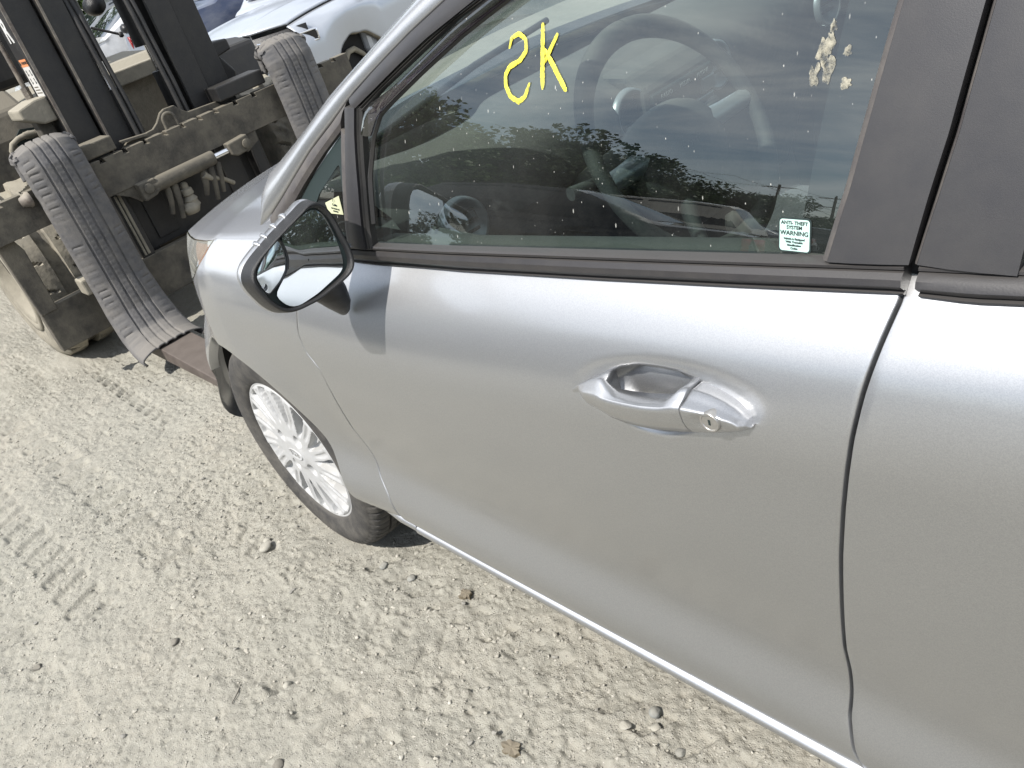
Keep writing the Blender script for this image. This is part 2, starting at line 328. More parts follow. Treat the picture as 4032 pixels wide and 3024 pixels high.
BK['grip_ridge'] = [(-1.2208, 0.857), (-1.2302, 0.8572), (-1.2837, 0.8585), (-1.333, 0.8645), (-1.3785, 0.8736)]
BK['grip_top'] = [(-1.2081, 0.8493), (-1.2312, 0.8625), (-1.2531, 0.8712), (-1.2686, 0.8523), (-1.2876, 0.853), (-1.3207, 0.8574), (-1.3367, 0.8614), (-1.3521, 0.8718), (-1.3682, 0.8872), (-1.3791, 0.8886)]
BK['cap_top'] = [(-1.3698, 0.8796), (-1.3937, 0.8794), (-1.4146, 0.8752), (-1.4322, 0.8681), (-1.442, 0.8565)]
BK['cap_ridge'] = [(-1.374, 0.8691), (-1.4163, 0.8776), (-1.4428, 0.8788), (-1.452, 0.8734)]
BK['cap_low'] = [(-1.3678, 0.83), (-1.3983, 0.8388), (-1.4265, 0.849), (-1.4453, 0.8587)]
BK['sticker'] = [(-1.4441, 1.0344), (-1.475, 1.0358), (-1.4749, 1.0072), (-1.4441, 1.0052)]
BK['S'] = [(-1.0848, 1.1944), (-1.0882, 1.2044), (-1.1004, 1.208), (-1.1119, 1.2018), (-1.1135, 1.1907), (-1.1025, 1.1812), (-1.0848, 1.1759), (-1.0775, 1.1678), (-1.0779, 1.1572), (-1.0859, 1.1452), (-1.1, 1.1395), (-1.1108, 1.1446), (-1.119, 1.1589)]
BK['K1'] = [(-1.1395, 1.2155), (-1.1398, 1.1891), (-1.1399, 1.151)]
BK['K2'] = [(-1.1635, 1.2041), (-1.1528, 1.1903), (-1.1432, 1.177)]
BK['K3'] = [(-1.143, 1.1899), (-1.1563, 1.1744), (-1.1772, 1.1478)]
BK['bar_lo'] = [(-0.6997, 0.9471), (-0.7412, 0.9447)]
BK['pil_base'] = [(-0.3668, 0.9585), (-0.3631, 0.975), (-0.3607, 0.9886), (-0.3666, 1.0093), (-0.3726, 1.0217)]
BK['rubber_in'] = [(-0.7394, 0.9436), (-0.7555, 1.0045), (-0.7705, 1.0798), (-0.7755, 1.1359), (-0.7819, 1.146), (-0.8281, 1.1613), (-0.887, 1.1856), (-0.9459, 1.2103), (-0.9968, 1.2316)]
BK['bird'] = [(-1.4926, 1.1734), (-1.4957, 1.1602), (-1.4843, 1.1527), (-1.5145, 1.1462), (-1.5127, 1.1689), (-1.4985, 1.1897)]
BK['rimline'] = [(-0.5858, 0.3228), (-0.936, 0.3127), (-1.2277, 0.3106), (-1.4925, 0.3181)]
# ================================================================== the silver hatchback
M['lock_metal'] = plain('lock_metal', (.42,.41,.39), .38, .8, c2=(.36,.35,.33), sc=200)
CAR = thing('hatchback', 'silver four-door hatchback close by, yellow letters painted on its front door window', 'car', (0, 0, 0))
def bx(n): return np.array(BK[n])[:, 0]
def bz(n): return np.array(BK[n])[:, 1]
def ring_edges(P, edge=.0012, depth=.014):
    """roll the border of a sheet of points inwards so that a panel shows a rounded edge"""
    P = np.asarray(P, float)
    du = np.gradient(P, axis=0); dv = np.gradient(P, axis=1); n = np.cross(du, dv); n /= np.linalg.norm(n, axis=2, keepdims=True)+1e-12
    if n[:, :, 1].mean() < 0: n = -n
    def ext(P, n, a, b):
        def side(P, n, first, ax):
            P = np.moveaxis(P, ax, 0); n = np.moveaxis(n, ax, 0)
            e, i, nn = (P[0], P[1], n[0]) if first else (P[-1], P[-2], n[-1])
            t = e-i; t = t-nn*(t*nn).sum(-1, keepdims=True); t /= np.linalg.norm(t, axis=-1, keepdims=True)+1e-12
            q = e+t*a-nn*b
            P = np.concatenate([q[None], P]) if first else np.concatenate([P, q[None]])
            n = np.concatenate([nn[None], n]) if first else np.concatenate([n, nn[None]])
            return np.moveaxis(P, 0, ax), np.moveaxis(n, 0, ax)
        for ax in (0, 1):
            for first in (True, False): P, n = side(P, n, first, ax)
        return P, n
    P, n = ext(P, n, edge*.7, edge*.3); P, n = ext(P, n, edge*.3, edge*.9); P, n = ext(P, n, .0002, depth)
    return P
def sheet(X, Z, S, off=0.): return np.stack([X, S(X, Z)+off, Z], -1)
def panel(name, P, mat, parent=CAR, edge=.0015, depth=.014):
    return MB().grid(ring_edges(P, edge, depth)).build(name, mat, parent)
def mirrored(o, parent=None):
    """the same part on the other side of the car"""
    c = o.copy(); COL.objects.link(c); c.parent = parent or o.parent
    c.matrix_parent_inverse = o.matrix_parent_inverse.copy(); c.scale.y = -1
    for ch in list(o.children): mirrored(ch, c).scale.y = 1
    return c
GAP = .0022
# ---- belt lines
belt_lo = lambda x: np.interp(-np.asarray(x, float), -bx('belt_lo'), bz('belt_lo'))+np.where(np.asarray(x) < -1.62, (-np.asarray(x)-1.62)*.075, 0)
glass_lo = lambda x: .9511+.0759*(-.7806-np.asarray(x, float))
# ---- front door
def recess(x, z):
    v = z-(.852+.115*(-1.305-x)); u = (x+1.305)/.080
    r = np.sqrt(u*u+(v/np.where(v > 0, .0275, .052))**2)
    s = np.clip((1.0-r)/.36, 0, 1); s = s*s*(3-2*s)
    u2 = (x+1.318)/.142; r2 = np.sqrt(u2*u2+((z-(.850+.115*(-1.315-x)))/.043)**2); s2 = np.clip((1.0-r2)/.18, 0, 1); s2 = s2*s2*(3-2*s2)
    return .026*s+.0016*s2
SD = lambda x, z: F(x, z)-recess(x, z)
fdz = np.r_[.30, .33, .36, bz('fender_door')[::-1], .86, .93]; fdx = np.r_[-.535, -.522, -.508, bx('fender_door')[::-1], -.487, -.53]
fdx = np.interp(fdz, [.30, .36, .384, .4214, .5398, .6347, .69, .7074, .728, .767, .806, .86, .93], [-.535, -.513, -.504, -.482, -.463, -.478, -.487, -.475, -.461, -.459, -.470, -.487, -.53])
door_x = lambda z: np.interp(z, fdz, fdx)
rsx = np.r_[-1.5145, -1.503, -1.491, -1.4835, -1.4846, bx('rear_shut')[:10][::-1]]; rsz = np.r_[.295, .325, .36, .41, .4632, bz('rear_shut')[:10][::-1]]
shut_x = lambda z: np.interp(z, rsz, rsx)
nu, nv = 240, 150
t = np.linspace(0, 1, nv)[None, :]; s = np.linspace(0, 1, nu)[:, None]
Z = np.zeros((nu, nv)); X = np.zeros((nu, nv))
for it in range(4):
    zt = belt_lo(X)+.012 if it else .96+0*X
    Z = .328+(zt-.328)*t
    X = (door_x(Z)-GAP)*(1-s)+(shut_x(Z)+GAP)*s
front_door = panel('front_door', sheet(X, Z, SD), M['silver'])
# ---- rear door
nu2, nv2 = 90, 110
t = np.linspace(0, 1, nv2)[None, :]; s = np.linspace(0, 1, nu2)[:, None]; X = np.zeros((nu2, nv2))
for it in range(4):
    zt = belt_lo(X)+.012 if it else .98+0*X
    Z = .328+(zt-.328)*t
    xr = np.interp(Z, [.30, .45, .60, .75, 1.06], [-2.10, -2.12, -2.22, -2.33, -2.42])
    X = (shut_x(Z)-GAP-.0028*np.clip((Z-.33)/.03, .1, 1))*(1-s)+xr*s
rear_door = panel('rear_door', sheet(X, Z, F), M['silver'])
# ---- front fender: rings from the wheel arch out to the panel's border
a = np.radians(np.linspace(184, 32, 90)); inner = np.stack([.352*np.cos(a), .30+.352*np.sin(a)], 1)
hz_ = [(-.0611, .888), (-.2771, .9013), (-.36, .912)]
outer = np.array([(-.513, .335), (-.504, .384), (-.482, .4214), (-.463, .5398), (-.478, .6347), (-.487, .69), (-.475, .7074), (-.461, .728), (-.459, .767), (-.470, .806), (-.487, .86), (-.497, .893), (-.42, .917), (-.36, .911), (-.2771, .9013), (-.1327, .8906), (-.072, .886), (-.042, .8587), (.005, .8241), (.10, .775), (.20, .70), (.275, .60), (.31, .50)])
outer[:12, 0] += GAP+.0007
oo = resample(outer, 90)
k = np.linspace(0, 1, 46)[None, :, None]**1.15
XZ = inner[:, None]*(1-k)+oo[:, None]*k
fender = panel('front_fender', sheet(XZ[..., 0], XZ[..., 1], F), M['silver'], depth=.022)
# ---- bumper wraps round the nose
lamp_lo = lambda x: np.interp(x, [.0, .05, .3, .66, .8], [.826, .800, .715, .645, .63])
lamp_hi = lambda x: np.interp(x, [-.08, .0, .3, .62, .8], [.886, .872, .832, .752, .70])
zz = np.linspace(0, 1, 60)[None, :]; ss = np.linspace(0, 1, 120)[:, None]
P = np.zeros((120, 60, 3))
for j in range(60):
    for it in range(3):
        z0 = .22+(.70-.22)*zz[0, j]*np.ones(120)
        xs = np.sqrt(max(.352**2-(z0[0]-.3)**2, 0))+.004 if z0[0] < .487 else np.interp(z0[0], [.487, .50, .60, .70, .775], [.305, .312, .279, .204, .104])
        x = xs+(.7835-xs)*np.sin(ss[:, 0]*np.pi/2); P[:, j] = np.stack([x, F(x, z0)*np.where(ss[:, 0] > .985, 0, 1), z0], 1)
Pm = P[::-1].copy(); Pm[..., 1] *= -1
MB().grid(np.concatenate([P, Pm[1:]])).build('front_bumper', M['silver'], CAR)
MB().grid(np.stack([np.stack([.79+0*np.linspace(-.45, .45, 12), np.linspace(-.45, .45, 12), zz_+0*np.linspace(0, 1, 12)], 1) for zz_ in np.linspace(.33, .5, 4)])).build('lower_grille', M['black_plastic'], CAR, solid=.03)
# ---- headlamp
u = np.linspace(0, 1, 40)[:, None]; v = np.linspace(0, 1, 18)[None, :]
xl = np.linspace(0, 1, 40); xhi = -.072+xl*(.62+.072); xlo = .005+xl*(.64-.005)
X = xhi[:, None]*v+xlo[:, None]*(1-v); Zl = lamp_lo(xlo)[:, None]*(1-v)+lamp_hi(xhi)[:, None]*v
Yl = F(X, Zl)
lamp = MB().grid(np.stack([X, Yl+.002, Zl], -1)).build('headlight', M['lens'], CAR)
MB().grid(np.stack([X*.97-.002, Yl-.040, Zl], -1)).build('lamp_bowl', M['lamp_bowl'], lamp)
q = slice(3, 14); MB().grid(np.stack([X[q], Yl[q]-.020, Zl[q]], -1)[:, 2:16]).build('amber_reflector', M['amber'], lamp)
MB().grid(np.stack([X[:3], Yl[:3]-.012, Zl[:3]], -1)).build('lamp_trim', M['chrome'], lamp)
mirrored(lamp)
# ---- bonnet
xs = np.linspace(0, 1, 70); ys = np.linspace(-1, 1, 81)
H = np.zeros((70, 81, 3))
hl = lambda x: np.interp(x, [-.5, -.36, -.2771, -.1327, -.072, 0, .3, .62], [.925, .911, .9013, .8906, .886, .874, .834, .754])
ht = lambda x: np.interp(x, [-.5, -.36, -.1, .1, .3, .5, .62, .7], [1.02, 1.005, .968, .938, .896, .838, .785, .73])
for i, q in enumerate(xs):
    for j, yy in enumerate(ys):
        xr = -.375+.20*(1-yy*yy)+.02*abs(yy); xf = .62+.03*(1-yy*yy); x = xr+(xf-xr)*q
        ye = float(F(x, hl(x)))-.001; y = yy*ye
        z = hl(x)+(ht(x)-hl(x))*(1-abs(yy)**3.2)
        edge_f = max(0, (q-.94)/.06); z -= .045*edge_f**2
        H[i, j] = (x, y, z)
hood = MB().grid(ring_edges(H, .0015, .010)).build('bonnet', M['silver'], CAR, solid=.0)
# ---- A pillar, roof rail and roof
ain = np.stack([bx('apil_in'), bz('apil_in')], 1); aou = np.stack([np.r_[bx('pil_base'), bx('apil_out')[1:]], np.r_[bz('pil_base'), bz('apil_out')[1:]]], 1)
ain = np.concatenate([[(-.3755, .9500)], ain, [(-1.10, 1.302), (-1.25, 1.350), (-1.5, 1.405), (-2.0, 1.43), (-2.6, 1.36), (-2.9, 1.24)]])
aou = np.concatenate([aou[:1]+[[-.004, -.006]], aou, [(-1.0, 1.312), (-1.2, 1.378), (-1.5, 1.435), (-2.0, 1.455), (-2.6, 1.385), (-2.93, 1.26)]])
pa = resample(ain, 90); po = resample(aou, 90)
rows = []
for kx in np.linspace(0, 1, 13):
    XZ = pa*(1-kx)+po*kx; bul = .016*math.sin(math.pi*min(1, kx*1.0))*1.0
    Y = G(pa[:, 0], pa[:, 1])*(1-kx)+(G(po[:, 0], po[:, 1])-.030)*kx+bul
    rows.append(np.stack([XZ[:, 0], Y+.006, XZ[:, 1]], 1))
rows.insert(0, rows[0]-[0, .02, 0]); rows.append(rows[-1]-[0, .03, 0])
pil = MB().grid(np.array(rows)).build('windscreen_pillar', M['silver'], CAR); mirrored(pil)
edge = rows[-2]
ws = []
ie = [i for i in range(90) if edge[i, 0] > -1.12 and i > 4]
for i in ie:
    e = edge[i]; row = []
    bul = np.interp(e[2], [.97, 1.34], [.20, .07])
    for yy in np.linspace(1, -1, 31): row.append((e[0]+bul*(1-yy*yy), e[1]*yy-.004*yy, e[2]-.004+.012*(1-yy*yy)))
    ws.append(row)
MB().grid(ws).build('windscreen', M['clear_glass'], CAR)
rf = []
for i in range(ie[-1], 90):
    e = edge[i]; bul = np.interp(e[0], [-1.9, -1.12], [0, .07])
    rf.append([(e[0]+bul*(1-yy*yy), e[1]*yy, e[2]+.004+.055*(1-abs(yy)**2.4)) for yy in np.linspace(1, -1, 25)])
MB().grid(rf).build('roof', M['silver'], CAR, solid=.02)
# cowl under the windscreen
cw = [[(-.34+.20*(1-yy*yy)-d, yy*.70, .955+.02*(1-yy*yy)+(.01 if d else -.02)) for yy in np.linspace(1, -1, 21)] for d in (-.03, .03, .09)]
MB().grid(cw).build('cowl', M['black_plastic'], CAR)
wp = [(-.335, .66, .975), (-.33, .45, .985), (-.25, .1, 1.01), (-.2, -.2, 1.02)]
MB().tube(wp, .008).build('wiper', M['black_plastic'], CAR)
# black gap filler between bonnet, fender and pillar
MB().grid([[(x, float(G(x, z))-.06, z) for z in np.linspace(.88, 1.01, 6)] for x in np.linspace(-.50, -.33, 8)]).build('scuttle_seal', M['dark'], CAR)
# ---- strips on the greenhouse
def strip(name, A, B, offs, mat, S=G, n=60, parent=CAR, lip=.010, smooth=0):
    """ribbon between two outlines, offs = how proud it is at each step from A to B"""
    A = smoothpts(A, n, smooth) if smooth else resample(A, n); B = smoothpts(B, n, smooth) if smooth else resample(B, n); rows = []
    K = len(offs)
    for i, o in enumerate(offs):
        q = A+(B-A)*i/(K-1); rows.append(np.stack([q[:, 0], S(q[:, 0], q[:, 1])+o, q[:, 1]], 1))
    rows.insert(0, rows[0]-[0, lip, 0]); rows.append(rows[-1]-[0, lip, 0])
    R_ = np.array(rows); e0 = R_[:, :1]-[0, lip, 0]; e1 = R_[:, -1:]-[0, lip, 0]
    return MB().grid(np.concatenate([e0, R_, e1], 1)).build(name, mat, parent, sharp=35)
P2 = lambda n: [tuple(q) for q in BK[n]]
top_in = [(-.7515, 1.1575)]+P2('apil_in')[5:]+[(-1.10, 1.302), (-1.25, 1.350), (-1.5, 1.405), (-1.56, 1.411)]
top_lo = P2('trim_up_lo')[0:]+[(-1.10, 1.272), (-1.25, 1.318), (-1.5, 1.369), (-1.555, 1.375)]
strip('upper_window_frame', [(q[0], q[1]-.002) for q in top_in], top_lo, [.010, .0125, .0135, .013, .011], M['black_film'])
tl = [(q[0]-.001, q[1]-.001) for q in top_lo]; tr = [(-.787, 1.137)]+P2('rubber_in')[5:]+[(-1.10, 1.262), (-1.25, 1.306), (-1.5, 1.356), (-1.55, 1.362)]
strip('upper_window_seal', tl, [(-.7819, 1.138)]+tr[1:], [.006, .008, .004, .008, .005], M['rubber'])
brl, brr = P2('bar_l'), P2('bar_r')
strip('front_window_bar', brl, brr, [.011, .013, .013, .011], M['black_film'])
strip('front_window_seal', [(q[0]-.001, q[1]) for q in brr], [(q[0]-.013, q[1]) for q in brr], [.005, .009, .003, .008, .004], M['rubber'])
ti = P2('tri_in'); 
outl = [(q[0], q[1]-.0035) for q in P2('apil_in')[0:5]]
A_ = outl[:4]+[(-.7385, 1.150)]
strip('quarter_window_frame', A_, [(-.44, .945), (-.575, 1.032)]+ti[1:3], [.007, .011, .011, .006], M['faded_trim'])
strip('quarter_window_post', [(ti[2][0]+.002, ti[2][1]+.004)]+ti[3:], [(q[0]+.001, q[1]) for q in brl[1:3]]+[(-.7005, .95)], [.004, .009, .010, .010], M['faded_trim'])
# quarter glass with a dark printed border
qg = [[(x, z) for z in np.linspace(.935, float(np.interp(-x, [.40, .575, .66, .735, .76], [.937, 1.03, 1.08, 1.125, 1.125])), 16)] for x in np.linspace(-.735, -.42, 24)]
qg = np.array(qg); qw = MB().grid(sheet(qg[..., 0], qg[..., 1], G, -.001)).build('quarter_window', M['glass'], CAR)
fr_o = [(-.45, .940), (-.60, 1.043), (-.737, 1.124), (-.702, .957), (-.45, .940)]
fr_i = [(-.55, .960), (-.612, 1.018), (-.690, 1.066), (-.680, .960), (-.55, .960)]
fi = smoothpts(fr_i, 80, 3); fo = resample(fr_o, 80); bdr = np.array([fo, fi]); MB().grid(sheet(bdr[..., 0], bdr[..., 1], G, .0002)).build('printed_border', M['ink'], qw)
lab = np.array([(-.664, 1.001), (-.6738, 1.0167), (-.6705, .9880), (-.652, .9870)]); q4 = np.array([[lab[0], lab[1]], [lab[3], lab[2]]])
q4 = np.array([[(-.632, .988), (-.678, .989)], [(-.626, 1.004), (-.6735, 1.0175)]])
stk = MB().grid(sheet(q4[..., 0], q4[..., 1], G, .0008)).build('glass_label', M['label_cream'], qw)
gn = lambda x, z: Vector((0.0, 1.0, -(float(G(x, z+.005))-float(G(x, z-.005)))/.01)).normalized()
for (zz_, s_, tx) in ((1.0025, .0052, 'Carlite'), (.9965, .0030, 'DOT 15 M2001 AS2'), (.9925, .0028, 'LAMINATED')):
    text('lettering', tx, stk, (-.656, float(G(-.656, zz_))+.0012, zz_), (-1, .05, -.06), (0, -.22, 1), s_, M['ink'])
MB().lathe([(0, .0026), (.0002, .0034)], (-.655, float(G(-.655, 1.0085))+.0012, 1.0085), 1, 24).build('oval_mark', M['ink'], stk)
# ---- door glass
gx = np.linspace(-.740, -1.50, 70); top = lambda x: np.interp(-x, [.74, .77, .82, .885, .943, 1.0, 1.1, 1.25, 1.5, 1.56], [1.135, 1.147, 1.169, 1.197, 1.221, 1.24, 1.275, 1.322, 1.372, 1.38])
gg = np.array([[(x, zb_) for zb_ in np.linspace(float(glass_lo(x))-.03, float(top(x)), 40)] for x in gx])
bp_l = lambda z: np.interp(z, [.95, 1.0078, 1.0695, 1.1321, 1.2006, 1.38], [-1.478, -1.4939, -1.512, -1.5263, -1.5411, -1.578])
gg[..., 0] = -.740+(gg[..., 0]+.740)*(np.abs(bp_l(gg[..., 1])-.012+.740)/.76)
door_glass = MB().grid(sheet(gg[..., 0], gg[..., 1], G, -.006)).build('door_window', M['glass'], CAR)
# weather shield over the top front corner
vu = P2('visor_up')+[(-1.10, 1.264), (-1.25, 1.309), (-1.5, 1.358)]; vl = P2('visor_lo')[2:]+[(-1.10, 1.250), (-1.25, 1.292), (-1.5, 1.34)]
strip('window_visor', [(-.786, 1.118)]+vu, vl, [.006, .016, .020, .020, .016, .010], M['visor'], n=70, lip=.003, smooth=1)
vi = [(q[0]-.016-.012*i/7, q[1]-.012) for i, q in enumerate(vl)]
strip('visor_skirt', [(-.766, .985), (-.775, 1.05)]+[(q[0], q[1]) for q in vl], [(-.774, .985), (-.784, 1.05)]+[(q[0]-.004, q[1]-.004) for q in vl], [.006, .008, .004], M['rubber'], n=90, lip=.002)
# ---- belt trims, front and rear
def belt(name, x0, x1, n):
    x = np.linspace(x0, x1, n); lo = belt_lo(x); hi = glass_lo(x)
    prof = [(-.0, -.012), (0, .003), (.10, .006), (.16, .002), (.22, .006), (.42, .0125), (.62, .012), (.78, .008), (.82, .003), (.86, .0075), (.95, .008), (1.0, .005), (1.03, -.010)]
    rows = []
    for v, o in prof:
        z = lo+(hi-lo)*v; y = F(x, lo)*(1-v)+G(x, hi)*v; rows.append(np.stack([x, y+o, z], 1))
    R_ = np.array(rows); e0 = R_[:, :1]-[0, .02, 0]; e1 = R_[:, -1:]-[0, .02, 0]
    return MB().grid(np.concatenate([e0, R_, e1], 1)).build(name, M['trim_grey'], CAR, sharp=30)
belt('belt_trim', -.62, -1.566, 80); belt('belt_trim', -1.578, -2.38, 50)
# ---- centre pillar covers and rear window
bl = P2('bpil_l')+[(-1.575, 1.365)]; br = P2('bpil_r')+[(-1.634, 1.372)]; b2 = P2('bpil2_l')+[(-1.639, 1.372)]
strip('centre_pillar_cover', [(q[0]-.006, q[1]) for q in bl], [(q[0]-.0008, q[1]) for q in br], [.010, .011, .011, .010], M['black_film'], lip=.012)
strip('pillar_glass_seal', [(q[0]+.001, q[1]) for q in bl], [(q[0]-.0055, q[1]) for q in bl], [.004, .008, .009], M['faded_trim'])
for A_, B_ in (((-1.46, -1.75), (1.0, 1.40)),):
    X, Z_ = np.meshgrid(np.linspace(A_[0], A_[1], 12), np.linspace(B_[0], B_[1], 12), indexing='ij'); MB().grid(np.stack([X-(Z_-1.0)*.17, G(X-(Z_-1.0)*.17, Z_)-.008, Z_], -1)).build('pillar_inner', M['dark'], CAR)
rwx = lambda z: np.interp(z, [1.0, 1.06, 1.37], [-1.650, -1.657, -1.72])
strip('rear_pillar_cover', [(q[0]-.0032, q[1]) for q in b2], [(rwx(q[1]), q[1]) for q in b2], [.009, .011, .011, .010], M['black_film'], lip=.012)
strip('rear_pillar_cap', [(q[0]+.0004, q[1]) for q in b2], [(q[0]-.0028, q[1]) for q in b2], [.004, .0075, .0085], M['faded_trim'])
rg = np.array([[(x, zb_) for zb_ in np.linspace(float(glass_lo(x))-.02, float(np.interp(-x, [1.64, 2.0, 2.4], [1.38, 1.385, 1.25])), 14)] for x in np.linspace(-1.65, -2.40, 30)])
MB().grid(sheet(rg[..., 0], rg[..., 1], G, .0)).build('rear_door_window', M['glass'], CAR)
strip('rear_window_frame', [(-1.63, 1.385), (-2.0, 1.395), (-2.42, 1.27), (-2.44, 1.09)], [(-1.64, 1.36), (-2.0, 1.37), (-2.40, 1.24), (-2.41, 1.09)], [.008, .010, .008], M['black_film'])
# ---- rear quarter, tail and rocker
qs = np.linspace(0, 1, 60)[:, None]; qv = np.linspace(0, 1, 40)[None, :]
Zq = .55+(1.08-.55)*qv+0*qs; xr = np.interp(Zq, [.30, .45, .60, .75, 1.06], [-2.10, -2.12, -2.22, -2.33, -2.42])-.006
Xq = xr*(1-qs)+(-3.18)*qs; Yq = F(Xq, Zq)*(1-np.clip((-Xq-2.55)/.66, 0, .999)**3)**.5
Pq = np.stack([Xq, Yq, Zq], -1)
def arch_cut(P, c):   # lift the lower rows over the wheel
    for i in range(P.shape[0]):
        dx = P[i, 0, 0]-c
        z0 = .30+math.sqrt(max(.36**2-dx*dx, 0)) if abs(dx) < .36 else .31
        z = z0+(P[i, -1, 2]-z0)*np.linspace(0, 1, P.shape[1]); P[i, :, 2] = z
    return P
Pq = arch_cut(Pq, -2.489); Pq[..., 1] = F(Pq[..., 0], Pq[..., 2])*(1-np.clip((-Pq[..., 0]-2.55)/.66, 0, .999)**3)**.5
qp = MB().grid(Pq).build('rear_quarter', M['silver'], CAR)
tail = np.stack([Pq[-1]*[1, s_, 1] for s_ in np.linspace(1, -1, 24)]); tail[..., 0] -= .05*(1-np.linspace(-1, 1, 24)[:, None]**2)
MB().grid(tail).build('tailgate', M['silver'], CAR)
MB().grid([[(-2.93-.25*k_, yy*.60+(.1*k_*yy), 1.24-.17*k_) for yy in np.linspace(1, -1, 12)] for k_ in np.linspace(0, 1, 8)]).build('rear_windscreen', M['clear_glass'], CAR)
x = np.linspace(-.565, -2.13, 120); prof = [(.770, .345), (.805, .334), (.826, .3285), (.8365, .3225), (.8395, .3165), (.8385, .3105), (.833, .3055), (.818, .300), (.79, .28), (.74, .23), (.70, .23)]
MB().grid([np.stack([x, 0*x+y_, 0*x+z_], 1) for y_, z_ in prof]).build('rocker_panel', M['silver'], CAR)
xf = np.linspace(-.40, -.560, 20); MB().grid([np.stack([xf, 0*xf+y_-.003-.10*np.clip(xf+.50,0,.2), 0*xf+z_+.002*0], 1) for y_, z_ in prof]).build('rocker_end', M['silver'], CAR)
for nm in ('front_door', 'rear_door', 'front_fender', 'rear_quarter', 'rocker_panel', 'door_window', 'quarter_window', 'upper_window_frame', 'centre_pillar_cover', 'rear_door_window', 'belt_trim', 'rear_pillar_cover'):
    mirrored(bpy.data.objects[nm])
# ---- inner structure that closes the car
u = MB()
for sgn in (1, -1):
    X, Z = np.meshgrid(np.linspace(-3.0, -.47, 40), np.linspace(.33, .93, 14), indexing='ij')
    MB().grid(np.stack([X, sgn*(F(X, Z)-.048), Z], -1)).build('inner_body', M['dark'], CAR)
u = MB(); u.span((-3.1, -.70, .19), (-.40, .70, .22)); u.span((-.40, -.50, .19), (.55, .50, .22)); u.span((-.36, -.70, .22), (-.33, .70, .93)); u.span((-2.05, -.62, .22), (.45, .62, .26))
for sgn in (1, -1):   # wheel wells
    for cx in (0, -2.489):
        a = np.radians(np.linspace(-12, 175, 28)); u.grid([[(cx+.368*math.cos(q), sgn*yy, .30+.365*math.sin(q)) for q in a] for yy in (.50, .60, .70, .76)])
        u.grid([[(cx+r_*math.cos(q), sgn*.50, .30+r_*math.sin(q)) for q in a] for r_ in (.05, .365)])
u.build('underbody', M['dark'], CAR)
# ---- handle
HB = {'g_low': [(-1.178, 0.8221), (-1.1826, 0.8179), (-1.2067, 0.8183), (-1.2309, 0.818), (-1.2512, 0.8151), (-1.275, 0.8145), (-1.2965, 0.8165), (-1.3175, 0.8201), (-1.3389, 0.8245), (-1.3693, 0.8316)],
      'g_rid': [(-1.1802, 0.8251), (-1.2151, 0.8412), (-1.2499, 0.8486), (-1.2772, 0.8523), (-1.3046, 0.8565), (-1.33, 0.861), (-1.3537, 0.8662), (-1.3752, 0.8704)],
      'g_top': [(-1.1798, 0.8269), (-1.1923, 0.8353), (-1.2143, 0.8492), (-1.232, 0.8585), (-1.2412, 0.8622), (-1.2481, 0.8599), (-1.258, 0.8559), (-1.2694, 0.8536), (-1.2907, 0.8557), (-1.3084, 0.8582), (-1.3252, 0.8615), (-1.3406, 0.8651), (-1.3467, 0.8675), (-1.3522, 0.8719), (-1.3569, 0.8769), (-1.3629, 0.8822), (-1.3721, 0.882)],
      'c_top': [(-1.3683, 0.8779), (-1.3774, 0.8781), (-1.3915, 0.8772), (-1.4023, 0.8747), (-1.4116, 0.872), (-1.4205, 0.8681), (-1.4278, 0.8632), (-1.4331, 0.8574), (-1.4361, 0.8501)],
      'c_rid': [(-1.3755, 0.8704), (-1.395, 0.8732), (-1.4124, 0.8734), (-1.4247, 0.8704), (-1.4318, 0.8657), (-1.4322, 0.8539), (-1.4339, 0.8487)],
      'c_low': [(-1.3696, 0.8317), (-1.3843, 0.835), (-1.3979, 0.8383), (-1.4106, 0.8416), (-1.4225, 0.8449), (-1.4312, 0.8474), (-1.4355, 0.8485), (-1.4377, 0.8502)]}
hx = lambda n, x: np.interp(-np.asarray(x), -np.array(HB[n])[:, 0], np.array(HB[n])[:, 1])
h_of = lambda x: np.interp((np.asarray(x)+1.190)/(-1.4425+1.190), [0, .03, .1, .25, .5, .68, .8, .9, .96, 1], [.001, .008, .021, .031, .036, .037, .034, .027, .018, .003])
xs = np.r_[np.linspace(-1.1790, -1.190, 6), np.linspace(-1.194, -1.3700, 56)]
low, rid, top, of = hx('g_low', xs), hx('g_rid', xs), hx('g_top', xs), h_of(xs)
k_ = np.array([.25, .5, .25]); low[1:-1] = np.convolve(low, k_, 'valid'); top[1:-1] = np.convolve(top, k_, 'valid')
h_tp = np.interp(-xs, [1.1798, 1.1923, 1.2143, 1.232, 1.2412, 1.2481, 1.258, 1.2694, 1.2907, 1.3084, 1.3252, 1.3406, 1.3467, 1.3522, 1.3569, 1.3629, 1.3721], [0.35, 0.35, 0.35, 0.38, 0.42, 0.52, 0.66, 0.8, 0.84, 0.84, 0.84, 0.82, 0.76, 0.68, 0.58, 0.48, 0.42])
root = np.where((xs > -1.2475) | (xs < -1.352), 1., 0.); rid = np.clip(rid, low+.001, top-.0008)
def grip_ring(x_, lo, ri, to, o, back, y0, tp=.42):
    """from the back of the lower edge round the front face, over the ridge and along the top"""
    ks = [(lo+.0035, back), (lo, o*.50), (lo+.0004, o*.66), (lo*.72+ri*.28, o*.85), (lo*.45+ri*.55, o*.95), (lo*.18+ri*.82, o*.995), (ri, o), (ri*.82+to*.18, o*.955), (ri*.5+to*.5, o*(1+tp)/2), (ri*.2+to*.8, o*(.25+.75*tp)), (to, o*tp), (to-.0006, o*tp*.7), (to-.0010, back)]
    return [(x_, y0+q, z_) for z_, q in ks]
rings = []
